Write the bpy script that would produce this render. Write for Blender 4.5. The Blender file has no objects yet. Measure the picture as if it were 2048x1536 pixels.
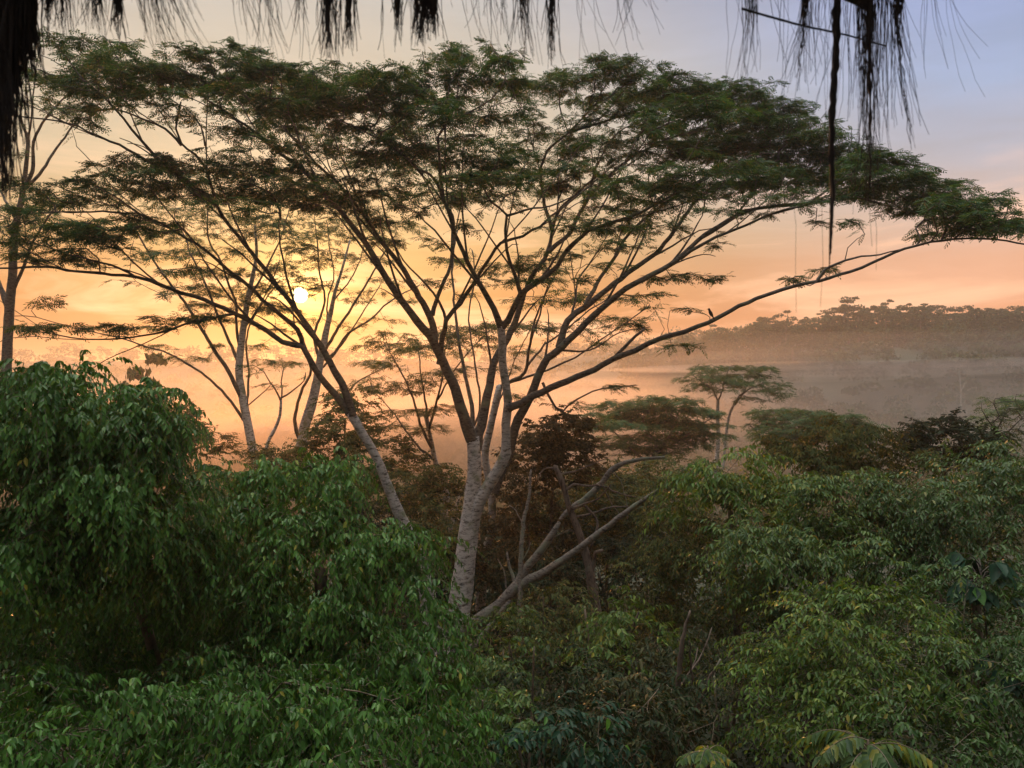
import bpy, math, random
import numpy as np
from mathutils import Vector
C = bpy.context.scene
COL = C.collection
F = 1536.0                      # focal length in photograph pixels (photo 2048 x 1536)
rng = np.random.default_rng(7)
random.seed(7)

# ------------------------------------------------------------------ basics
def P(px, py, Y):
    return np.array([(px - 1024.0) / F * Y, Y, (768.0 - py) / F * Y])

def lerp_tab(t, xs, ys):
    return np.interp(t, xs, ys)

def smooth(a, b, t):
    t = np.clip((t - a) / (b - a), 0, 1)
    return t * t * (3 - 2 * t)

def noise2(x, y):
    return (np.sin(x * 0.071 + 1.3) * np.cos(y * 0.063 - 0.4) + 0.5 * np.sin(x * 0.17 + y * 0.13 + 2.0)
            + 0.3 * np.sin(x * 0.31 - y * 0.27))

def ground_z(x, y):
    x = np.asarray(x, float); y = np.asarray(y, float)
    base = lerp_tab(y, [-100, 0, 6, 12, 24, 40, 60, 90, 130, 330, 450, 600, 760, 1500],
                    [-3.2, -5.0, -5.7, -7.0, -9.4, -12.5, -17, -22, -25, -25, -12, 18, 14, 6])
    k = smooth(-5, 135, x + 0.10 * (y - 280))
    hill = lerp_tab(y, [110, 140, 200, 280, 340, 460, 640], [0, 4, 19, 39, 40, 30, 0]) * (0.12 + 0.88 * k) * smooth(-60, 60, x)
    z = base + hill
    z = z + noise2(x, y) * np.interp(y, [0, 20, 60, 150, 600], [0.08, 0.25, 0.8, 1.5, 2.6])
    return z

# ------------------------------------------------------------------ meshes
class MB:
    """collects quads and tris as numpy blocks, built as one mesh"""
    def __init__(s):
        s.v = []; s.q = []; s.t = []; s.n = 0
    def add(s, v, q=None, t=None):
        v = np.asarray(v, np.float64).reshape(-1, 3)
        if q is not None and len(q): s.q.append(np.asarray(q, np.int64).reshape(-1, 4) + s.n)
        if t is not None and len(t): s.t.append(np.asarray(t, np.int64).reshape(-1, 3) + s.n)
        s.v.append(v); s.n += len(v)
    def build(s, name, mat, parent=None, smooth_shade=False, origin=None):
        me = bpy.data.meshes.new(name)
        v = np.concatenate(s.v) if s.v else np.zeros((0, 3))
        off = np.array(origin if origin is not None else (parent.location if parent is not None else (0, 0, 0)))
        if parent is not None and parent.parent is not None:
            off = np.array(parent.parent.location) + np.array(parent.location)
        v = v - off
        q = np.concatenate(s.q) if s.q else np.zeros((0, 4), np.int64)
        t = np.concatenate(s.t) if s.t else np.zeros((0, 3), np.int64)
        me.vertices.add(len(v)); me.vertices.foreach_set('co', v.astype(np.float32).ravel())
        li = np.concatenate([q.ravel(), t.ravel()]).astype(np.int32)
        me.loops.add(len(li)); me.loops.foreach_set('vertex_index', li)
        ls = np.concatenate([np.arange(len(q)) * 4, len(q) * 4 + np.arange(len(t)) * 3]).astype(np.int32)
        me.polygons.add(len(ls)); me.polygons.foreach_set('loop_start', ls)
        me.update(calc_edges=True)
        if smooth_shade:
            me.polygons.foreach_set('use_smooth', np.ones(len(ls), bool))
        me.materials.append(mat)
        o = bpy.data.objects.new(name, me); COL.objects.link(o)
        if parent is not None: o.parent = parent
        elif origin is not None: o.location = origin
        return o

def tag(o, label=None, cat=None, group=None, kind=None):
    if label: o['label'] = label
    if cat: o['category'] = cat
    if group: o['group'] = group
    if kind: o['kind'] = kind
    return o

def thing(name, label, cat, loc, group=None):
    o = bpy.data.objects.new(name, None); COL.objects.link(o)
    o.location = tuple(float(a) for a in loc); o.empty_display_size = 0.2
    return tag(o, label, cat, group)

def catmull(pts, step):
    pts = np.asarray(pts, float)
    if len(pts) < 3:
        n = max(2, int(np.linalg.norm(pts[-1][:3] - pts[0][:3]) / step) + 1)
        return np.linspace(pts[0], pts[-1], n)
    ext = np.vstack([2 * pts[0] - pts[1], pts, 2 * pts[-1] - pts[-2]])
    out = []
    for i in range(len(pts) - 1):
        p0, p1, p2, p3 = ext[i:i + 4]
        n = max(1, int(round(np.linalg.norm(p2[:3] - p1[:3]) / step)))
        for k in range(n):
            t = k / n
            out.append(0.5 * ((2 * p1) + (-p0 + p2) * t + (2 * p0 - 5 * p1 + 4 * p2 - p3) * t * t + (-p0 + 3 * p1 - 3 * p2 + p3) * t ** 3))
    out.append(pts[-1])
    return np.array(out)

def tube(mb, pts, rad, sides=8, cap=True, rough=0.0):
    pts = np.asarray(pts, float); n = len(pts)
    rad = np.asarray(rad, float)
    tan = np.gradient(pts, axis=0); tan /= np.linalg.norm(tan, axis=1)[:, None] + 1e-9
    ref = np.array([0, 1, 0.0]) if abs(tan[:, 1]).mean() < 0.8 else np.array([1.0, 0, 0])
    u = np.cross(tan, ref); u /= np.linalg.norm(u, axis=1)[:, None] + 1e-9
    w = np.cross(tan, u)
    a = np.arange(sides) / sides * 2 * math.pi
    rr = rad[:, None] * (1 + (rng.normal(0, rough, (n, sides)) if rough else 0))
    v = pts[:, None, :] + rr[..., None] * (np.cos(a)[None, :, None] * u[:, None, :] + np.sin(a)[None, :, None] * w[:, None, :])
    v = v.reshape(-1, 3)
    i = np.arange(n - 1)[:, None] * sides; j = np.arange(sides)[None, :]; j2 = (j + 1) % sides
    q = np.stack([i + j, i + j2, i + sides + j2, i + sides + j], -1).reshape(-1, 4)
    t = None
    if cap:
        v = np.vstack([v, pts[-1] + tan[-1] * rad[-1] * 0.6]); e = len(v) - 1; b = (n - 1) * sides
        t = [(b + k, b + (k + 1) % sides, e) for k in range(sides)]
    mb.add(v, q, t)

def segs(mb, A, B, ra, rb, sides=4):
    """many straight twigs at once"""
    A = np.asarray(A, float); B = np.asarray(B, float)
    if len(A) == 0: return
    d = B - A; L = np.linalg.norm(d, axis=1)[:, None] + 1e-9; d = d / L
    ref = np.where(np.abs(d[:, 2:3]) < 0.9, np.array([[0, 0, 1.0]]), np.array([[1.0, 0, 0]]))
    u = np.cross(d, ref); u /= np.linalg.norm(u, axis=1)[:, None] + 1e-9
    w = np.cross(d, u)
    a = np.arange(sides) / sides * 2 * math.pi
    ring = np.cos(a)[None, :, None] * u[:, None] + np.sin(a)[None, :, None] * w[:, None]
    v = np.concatenate([A[:, None] + ring * np.asarray(ra)[:, None, None], B[:, None] + ring * np.asarray(rb)[:, None, None]], 1)
    n = len(A); i = np.arange(n)[:, None] * 2 * sides; j = np.arange(sides)[None]; j2 = (j + 1) % sides
    q = np.stack([i + j, i + j2, i + sides + j2, i + sides + j], -1).reshape(-1, 4)
    mb.add(v.reshape(-1, 3), q)

def unit(a):
    return a / (np.linalg.norm(a, axis=-1, keepdims=True) + 1e-9)

def leaves(mb, base, dirv, nrm, L, W, fold=0.22, bend=0.12):
    """pointed, folded leaves: six corners, two quads each"""
    base = np.asarray(base); n = len(base)
    if n == 0: return
    d = unit(dirv); s = unit(np.cross(d, nrm)); m = np.cross(s, d)
    L = np.broadcast_to(L, (n,))[:, None]; W = np.broadcast_to(W, (n,))[:, None]
    up = m * W * fold
    T = base + d * L - m * L * bend
    R1 = base + d * L * 0.30 + s * W * 0.5 + up
    R2 = base + d * L * 0.68 + s * W * 0.37 + up * 0.7 - m * L * bend * 0.35
    L1 = base + d * L * 0.30 - s * W * 0.5 + up
    L2 = base + d * L * 0.68 - s * W * 0.37 + up * 0.7 - m * L * bend * 0.35
    v = np.stack([base, R1, R2, T, L2, L1], 1).reshape(-1, 3)
    i = np.arange(n)[:, None] * 6
    mb.add(v, np.concatenate([i + np.array([[0, 1, 2, 3]]), i + np.array([[0, 3, 4, 5]])]))

def fronds(mb, base, az, pitch, L, pairs=5, plen=0.15, pw=0.034, roll=None, droop=0.25):
    """feathery twice-divided leaves: each a rachis with pairs of narrow pinnae"""
    n = len(base)
    if n == 0: return
    u = np.stack([np.cos(az) * np.cos(pitch), np.sin(az) * np.cos(pitch), np.sin(pitch)], -1)
    s = unit(np.cross(u, np.array([[0, 0, 1.0]])))
    w = np.cross(s, u)
    if roll is None: roll = rng.normal(0, 0.35, n)
    s2 = s * np.cos(roll)[:, None] + w * np.sin(roll)[:, None]
    w2 = np.cross(s2, u)
    V = []
    L = np.broadcast_to(L, (n,))
    for k in range(pairs + 1):
        t = 0.18 + 0.82 * k / pairs
        p = base + u * (L * t)[:, None]; p[:, 2] -= droop * L * t * t
        sh = plen * (1.0 - 0.45 * abs(t - 0.62) / 0.6)
        for sg in ((1, -1) if k < pairs else (0,)):
            ang = math.radians(58 - 22 * t) if sg else 0
            d = u * math.cos(ang) + s2 * (sg * math.sin(ang)) + rng.normal(0, 0.10, (n, 3))
            d[:, 2] -= 0.22 + 0.2 * t
            d = unit(d)
            e = unit(np.cross(d, w2)) * pw * 0.5
            ln = (sh * rng.uniform(0.8, 1.15, n) * L / 0.36)[:, None]
            mid = p + d * ln * 0.5
            V.append(np.stack([p, mid + e, p + d * ln, mid - e], 1))
    v = np.concatenate(V).reshape(-1, 3)
    mb.add(v, np.arange(len(v)).reshape(-1, 4))

def grow(nodes, npl, att, bf=0.35, updir=None):
    """balanced spanning tree: joins attractor points to a skeleton. Returns parent index of each attractor
    (index < len(nodes): skeleton node, else attractor)."""
    K = len(nodes); N = len(att)
    allp = np.vstack([nodes, att]); pl = np.concatenate([npl, np.zeros(N)])
    D = np.linalg.norm(att[:, None] - nodes[None], axis=2) if N * K < 6e7 else None
    if D is None:
        best = np.full(N, 1e9); par = np.zeros(N, int)
        for k in range(K):
            c = np.linalg.norm(att - nodes[k], axis=1) + bf * npl[k]
            m = c < best; best[m] = c[m]; par[m] = k
    else:
        cst = D + bf * npl[None]
        par = cst.argmin(1); best = cst.min(1)
    done = np.zeros(N, bool); order = []
    for _ in range(N):
        b = np.where(done, 1e12, best); i = int(b.argmin())
        done[i] = True; order.append(i)
        pl[K + i] = pl[par[i]] + np.linalg.norm(att[i] - allp[par[i]])
        c = np.linalg.norm(att - att[i], axis=1) + bf * pl[K + i]
        m = (~done) & (c < best)
        best[m] = c[m]; par[m] = K + i
    return par, order

def grow_radii(K, par, order, rtip, p=2.3, rmax=0.06):
    N = len(par); a = np.zeros(N)
    for i in reversed(order):
        if a[i] == 0: a[i] = rtip ** p
        if par[i] >= K: a[par[i] - K] += a[i]
    return np.minimum(a ** (1 / p), rmax)

def twig_mesh(mb, nodes, ntan, att, par, rad, curve=True, sides=4):
    K = len(nodes); A = []; B = []; ra = []; rb = []
    for i in range(len(att)):
        j = par[i]; p1 = att[i]; r1 = rad[i]
        if j < K:
            p0 = nodes[j]; r0 = r1 * 1.25
        else:
            p0 = att[j - K]; r0 = min(rad[j - K], r1 * 1.6)
        d = np.linalg.norm(p1 - p0)
        if d > 0.55 and curve:
            n = min(8, max(3, int(d / 0.3)))
            t0 = ntan[j] if j < K else unit(p0 - (nodes[par[j - K]] if par[j - K] < K else att[par[j - K] - K]))
            c = p0 + t0 * d * 0.4
            tt = np.linspace(0, 1, n)[:, None]
            pts = (1 - tt) ** 2 * p0 + 2 * tt * (1 - tt) * c + tt ** 2 * p1
            pts[1:-1] += rng.normal(0, 0.02 * d / n * 3, (n - 2, 3))
            rr = np.linspace(r0, r1, n)
            A.extend(pts[:-1]); B.extend(pts[1:]); ra.extend(rr[:-1]); rb.extend(rr[1:])
        else:
            A.append(p0); B.append(p1); ra.append(r0); rb.append(r1)
    segs(mb, A, B, ra, rb, sides)

# ------------------------------------------------------------------ materials
def new_mat(name):
    m = bpy.data.materials.new(name); m.use_nodes = True
    nt = m.node_tree; nt.nodes.clear()
    return m, nt, nt.nodes, nt.links

def ramp(N, stops):
    r = N.new('ShaderNodeValToRGB'); e = r.color_ramp.elements
    e[0].position, e[0].color = stops[0][0], (*stops[0][1], 1)
    e[1].position, e[1].color = stops[-1][0], (*stops[-1][1], 1)
    for p, c in stops[1:-1]:
        k = e.new(p); k.color = (*c, 1)
    return r

def leaf_mat(name, stops, rough=0.45, trans=0.3, spec=0.4, tcol=(1.5, 1.25, 0.5)):
    m, nt, N, L = new_mat(name)
    out = N.new('ShaderNodeOutputMaterial'); geo = N.new('ShaderNodeNewGeometry')
    rp = ramp(N, stops); L.new(geo.outputs['Random Per Island'], rp.inputs['Fac'])
    nz = N.new('ShaderNodeTexNoise'); nz.inputs['Scale'].default_value = 0.9; nz.inputs['Detail'].default_value = 3
    tc = N.new('ShaderNodeTexCoord'); L.new(tc.outputs['Object'], nz.inputs['Vector'])
    mr = N.new('ShaderNodeMapRange'); mr.inputs['From Min'].default_value = 0.3; mr.inputs['From Max'].default_value = 0.7
    mr.inputs['To Min'].default_value = 0.7; mr.inputs['To Max'].default_value = 1.3
    L.new(nz.outputs['Fac'], mr.inputs['Value'])
    vm = N.new('ShaderNodeVectorMath'); vm.operation = 'SCALE'
    L.new(rp.outputs['Color'], vm.inputs[0]); L.new(mr.outputs['Result'], vm.inputs['Scale'])
    b = N.new('ShaderNodeBsdfPrincipled'); b.inputs['Roughness'].default_value = rough
    b.inputs['Specular IOR Level'].default_value = spec
    L.new(vm.outputs['Vector'], b.inputs['Base Color'])
    t = N.new('ShaderNodeBsdfTranslucent')
    mm = N.new('ShaderNodeVectorMath'); mm.operation = 'MULTIPLY'; mm.inputs[1].default_value = tcol
    L.new(vm.outputs['Vector'], mm.inputs[0]); L.new(mm.outputs['Vector'], t.inputs['Color'])
    mx = N.new('ShaderNodeMixShader'); mx.inputs['Fac'].default_value = trans
    L.new(b.outputs['BSDF'], mx.inputs[1]); L.new(t.outputs['BSDF'], mx.inputs[2])
    L.new(mx.outputs['Shader'], out.inputs['Surface'])
    return m

def bark_mat(name, pale, dark, lichen, scale=6.0, ring=True, cov=0.5, lo=0.36):
    m, nt, N, L = new_mat(name)
    out = N.new('ShaderNodeOutputMaterial'); tc = N.new('ShaderNodeTexCoord')
    mp = N.new('ShaderNodeMapping'); mp.inputs['Scale'].default_value = (1, 1, 2.6 if ring else 0.4)
    L.new(tc.outputs['Object'], mp.inputs['Vector'])
    n1 = N.new('ShaderNodeTexNoise'); n1.inputs['Scale'].default_value = scale; n1.inputs['Detail'].default_value = 6; n1.inputs['Roughness'].default_value = 0.65
    L.new(mp.outputs['Vector'], n1.inputs['Vector'])
    n2 = N.new('ShaderNodeTexNoise'); n2.inputs['Scale'].default_value = 2.1; n2.inputs['Detail'].default_value = 5
    L.new(tc.outputs['Object'], n2.inputs['Vector'])
    r1 = ramp(N, [(lo, dark), (lo + 0.10, tuple(0.6 * a + 0.4 * b for a, b in zip(pale, dark))), (lo + 0.2, pale)])
    L.new(n1.outputs['Fac'], r1.inputs['Fac'])
    r2 = ramp(N, [(cov, (0, 0, 0)), (cov + 0.14, (1, 1, 1))]); L.new(n2.outputs['Fac'], r2.inputs['Fac'])
    mx = N.new('ShaderNodeMix'); mx.data_type = 'RGBA'
    L.new(r2.outputs['Color'], mx.inputs['Factor']); L.new(r1.outputs['Color'], mx.inputs['A']); mx.inputs['B'].default_value = (*lichen, 1)
    v = N.new('ShaderNodeTexVoronoi'); v.inputs['Scale'].default_value = scale * 2.2; L.new(mp.outputs['Vector'], v.inputs['Vector'])
    r3 = ramp(N, [(0.16, (0.35, 0.33, 0.3)), (0.3, (1, 1, 1))]); L.new(v.outputs['Distance'], r3.inputs['Fac'])
    mu = N.new('ShaderNodeMix'); mu.data_type = 'RGBA'; mu.blend_type = 'MULTIPLY'; mu.inputs['Factor'].default_value = 0.75
    L.new(mx.outputs['Result'], mu.inputs['A']); L.new(r3.outputs['Color'], mu.inputs['B'])
    b = N.new('ShaderNodeBsdfPrincipled'); b.inputs['Roughness'].default_value = 0.85; b.inputs['Specular IOR Level'].default_value = 0.25
    L.new(mu.outputs['Result'], b.inputs['Base Color'])
    bp = N.new('ShaderNodeBump'); bp.inputs['Strength'].default_value = 0.5; bp.inputs['Distance'].default_value = 0.04
    L.new(n1.outputs['Fac'], bp.inputs['Height']); L.new(bp.outputs['Normal'], b.inputs['Normal'])
    L.new(b.outputs['BSDF'], out.inputs['Surface'])
    return m

def plain_mat(name, c1, c2, scale=8, rough=0.8):
    m, nt, N, L = new_mat(name)
    out = N.new('ShaderNodeOutputMaterial'); tc = N.new('ShaderNodeTexCoord')
    n1 = N.new('ShaderNodeTexNoise'); n1.inputs['Scale'].default_value = scale; n1.inputs['Detail'].default_value = 6
    L.new(tc.outputs['Object'], n1.inputs['Vector'])
    r = ramp(N, [(0.35, c1), (0.65, c2)]); L.new(n1.outputs['Fac'], r.inputs['Fac'])
    b = N.new('ShaderNodeBsdfPrincipled'); b.inputs['Roughness'].default_value = rough
    L.new(r.outputs['Color'], b.inputs['Base Color']); L.new(b.outputs['BSDF'], out.inputs['Surface'])
    return m

M = {}
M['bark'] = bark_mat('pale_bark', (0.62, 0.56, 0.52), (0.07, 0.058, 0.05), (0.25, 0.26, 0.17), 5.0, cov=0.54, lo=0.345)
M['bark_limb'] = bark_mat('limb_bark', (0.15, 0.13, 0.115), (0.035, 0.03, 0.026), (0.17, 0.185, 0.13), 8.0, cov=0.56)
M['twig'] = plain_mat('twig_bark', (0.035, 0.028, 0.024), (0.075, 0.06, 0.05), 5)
M['bark_dead'] = bark_mat('dead_limb_bark', (0.27, 0.24, 0.21), (0.06, 0.05, 0.045), (0.24, 0.26, 0.19), 7.0)
M['bark_brown'] = bark_mat('brown_bark', (0.16, 0.12, 0.09), (0.045, 0.035, 0.03), (0.15, 0.15, 0.10), 8, ring=False)
M['dead_wood'] = bark_mat('dead_wood', (0.17, 0.13, 0.105), (0.05, 0.035, 0.03), (0.2, 0.2, 0.15), 8, ring=False, cov=0.6)
M['albizia'] = leaf_mat('feathery_leaf', [(0, (0.022, 0.064, 0.026)), (0.55, (0.036, 0.094, 0.034)), (0.93, (0.075, 0.125, 0.036)), (1, (0.16, 0.12, 0.04))], 0.6, 0.30, 0.12)
M['fig'] = leaf_mat('fig_leaf', [(0, (0.032, 0.088, 0.022)), (0.6, (0.062, 0.148, 0.027)), (0.95, (0.085, 0.20, 0.04)), (0.992, (0.15, 0.23, 0.04)), (1, (0.30, 0.27, 0.05))], 0.38, 0.22, 0.32)
M['bush'] = leaf_mat('bush_leaf', [(0, (0.034, 0.080, 0.022)), (0.6, (0.066, 0.130, 0.030)), (0.94, (0.13, 0.19, 0.04)), (0.985, (0.20, 0.22, 0.05)), (1, (0.36, 0.25, 0.05))], 0.42, 0.32, 0.28)
M['bush_fresh'] = leaf_mat('fresh_leaf', [(0, (0.045, 0.10, 0.022)), (0.6, (0.085, 0.16, 0.030)), (0.94, (0.16, 0.22, 0.04)), (1, (0.30, 0.26, 0.05))], 0.42, 0.34, 0.28)
M['bush_deep'] = leaf_mat('deep_leaf', [(0, (0.026, 0.066, 0.018)), (0.6, (0.050, 0.108, 0.025)), (0.95, (0.08, 0.15, 0.04)), (1, (0.22, 0.20, 0.05))], 0.40, 0.26, 0.30)
M['olive'] = leaf_mat('olive_leaf', [(0, (0.032, 0.052, 0.018)), (0.6, (0.065, 0.095, 0.028)), (0.96, (0.13, 0.13, 0.04)), (1, (0.25, 0.16, 0.06))], 0.55, 0.3, 0.14)
M['brown'] = leaf_mat('brownish_leaf', [(0, (0.036, 0.036, 0.017)), (0.6, (0.062, 0.058, 0.026)), (1, (0.12, 0.09, 0.04))], 0.55, 0.3, 0.14)
M['darkleaf'] = leaf_mat('dark_leaf', [(0, (0.012, 0.024, 0.011)), (0.7, (0.022, 0.042, 0.016)), (1, (0.05, 0.065, 0.03))], 0.55, 0.2, 0.12)  # own dark green on the round tree; elsewhere hollow shade in the colour
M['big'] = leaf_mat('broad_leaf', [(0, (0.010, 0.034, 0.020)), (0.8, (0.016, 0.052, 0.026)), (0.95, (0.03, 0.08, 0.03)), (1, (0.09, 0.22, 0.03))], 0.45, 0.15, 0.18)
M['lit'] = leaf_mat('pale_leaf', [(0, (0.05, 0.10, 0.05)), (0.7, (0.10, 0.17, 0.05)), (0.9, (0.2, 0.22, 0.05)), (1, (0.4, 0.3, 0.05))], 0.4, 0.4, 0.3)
M['forest'] = leaf_mat('forest_leaf', [(0, (0.022, 0.040, 0.018)), (0.6, (0.042, 0.07, 0.026)), (1, (0.085, 0.11, 0.04))], 0.7, 0.22, 0.1)
M['shade'] = leaf_mat('olive_leaf_shaded', [(0, (0.016, 0.026, 0.010)), (0.6, (0.032, 0.045, 0.016)), (0.95, (0.07, 0.07, 0.025)), (1, (0.16, 0.10, 0.04))], 0.5, 0.3, 0.18)  # shaded copy of olive: the hollow's gloom is put into the colour
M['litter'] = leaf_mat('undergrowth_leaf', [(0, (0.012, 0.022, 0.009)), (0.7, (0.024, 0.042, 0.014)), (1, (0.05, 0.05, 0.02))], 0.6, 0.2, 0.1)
M['fibre'] = plain_mat('black_palm_fibre', (0.008, 0.006, 0.005), (0.030, 0.019, 0.014), 60, 0.6)
M['bird'] = plain_mat('dark_feathers', (0.015, 0.013, 0.012), (0.03, 0.026, 0.024), 40)
M['palewood'] = plain_mat('bleached_wood', (0.30, 0.28, 0.25), (0.42, 0.40, 0.36), 2)

def soil_mat():
    m, nt, N, L = new_mat('forest_floor')
    out = N.new('ShaderNodeOutputMaterial'); tc = N.new('ShaderNodeTexCoord')
    n1 = N.new('ShaderNodeTexNoise'); n1.inputs['Scale'].default_value = 0.7; n1.inputs['Detail'].default_value = 9
    L.new(tc.outputs['Object'], n1.inputs['Vector'])
    r = ramp(N, [(0.35, (0.018, 0.022, 0.012)), (0.5, (0.03, 0.04, 0.018)), (0.68, (0.05, 0.045, 0.028))]); L.new(n1.outputs['Fac'], r.inputs['Fac'])
    b = N.new('ShaderNodeBsdfPrincipled'); b.inputs['Roughness'].default_value = 0.95
    bp = N.new('ShaderNodeBump'); bp.inputs['Strength'].default_value = 0.8; L.new(n1.outputs['Fac'], bp.inputs['Height'])
    L.new(bp.outputs['Normal'], b.inputs['Normal'])
    L.new(r.outputs['Color'], b.inputs['Base Color']); L.new(b.outputs['BSDF'], out.inputs['Surface'])
    return m
M['soil'] = soil_mat()

def volume_mat(name, density, color, aniso):
    m, nt, N, L = new_mat(name)
    out = N.new('ShaderNodeOutputMaterial'); v = N.new('ShaderNodeVolumePrincipled')
    v.inputs['Density'].default_value = density; v.inputs['Color'].default_value = (*color, 1)
    v.inputs['Anisotropy'].default_value = aniso
    v.inputs['Density Attribute'].default_value = ''; v.inputs['Color Attribute'].default_value = ''
    v.inputs['Temperature Attribute'].default_value = ''
    L.new(v.outputs['Volume'], out.inputs['Volume'])
    try: m.cycles.homogeneous_volume = True
    except Exception: pass
    return m

# ------------------------------------------------------------------ ground
def grid(xs, ys):
    X, Y = np.meshgrid(xs, ys); Z = ground_z(X, Y)
    v = np.stack([X, Y, Z], -1).reshape(-1, 3); nx = len(xs); ny = len(ys)
    i = np.arange(ny - 1)[:, None] * nx; j = np.arange(nx - 1)[None]
    return v, np.stack([i + j, i + j + 1, i + nx + j + 1, i + nx + j], -1).reshape(-1, 4)
sx = np.sign(np.linspace(-1, 1, 161)) * np.abs(np.linspace(-1, 1, 161)) ** 2.2 * 1150
sy = np.concatenate([np.linspace(-60, -4, 15), np.linspace(0, 60, 61), np.linspace(62, 360, 100), np.linspace(370, 1400, 70)])
mb = MB(); mb.add(*grid(sx, sy)); tag(mb.build('ground', M['soil'], smooth_shade=True), kind='structure')

# ------------------------------------------------------------------ feathery umbrella trees
def to3(pts, Y0, d0, d1, r0, r1, step=0.3, power=0.75):
    """traced limb (photo pixels) -> path with real depth and radius"""
    n = len(pts); px = np.array([p[:2] for p in pts], float)
    s = np.concatenate([[0], np.cumsum(np.linalg.norm(np.diff(px, axis=0), axis=1))]); s /= s[-1]
    Y = Y0 + d0 + (d1 - d0) * s
    rr = np.array([p[2] if len(p) > 2 else np.nan for p in pts], float)
    dflt = r0 + (r1 - r0) * s ** power
    rr = np.where(np.isnan(rr), dflt, rr) * Y / F
    a = np.stack([(px[:, 0] - 1024) / F * Y, Y, (768 - px[:, 1]) / F * Y, rr], -1)
    return catmull(a, step)

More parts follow.
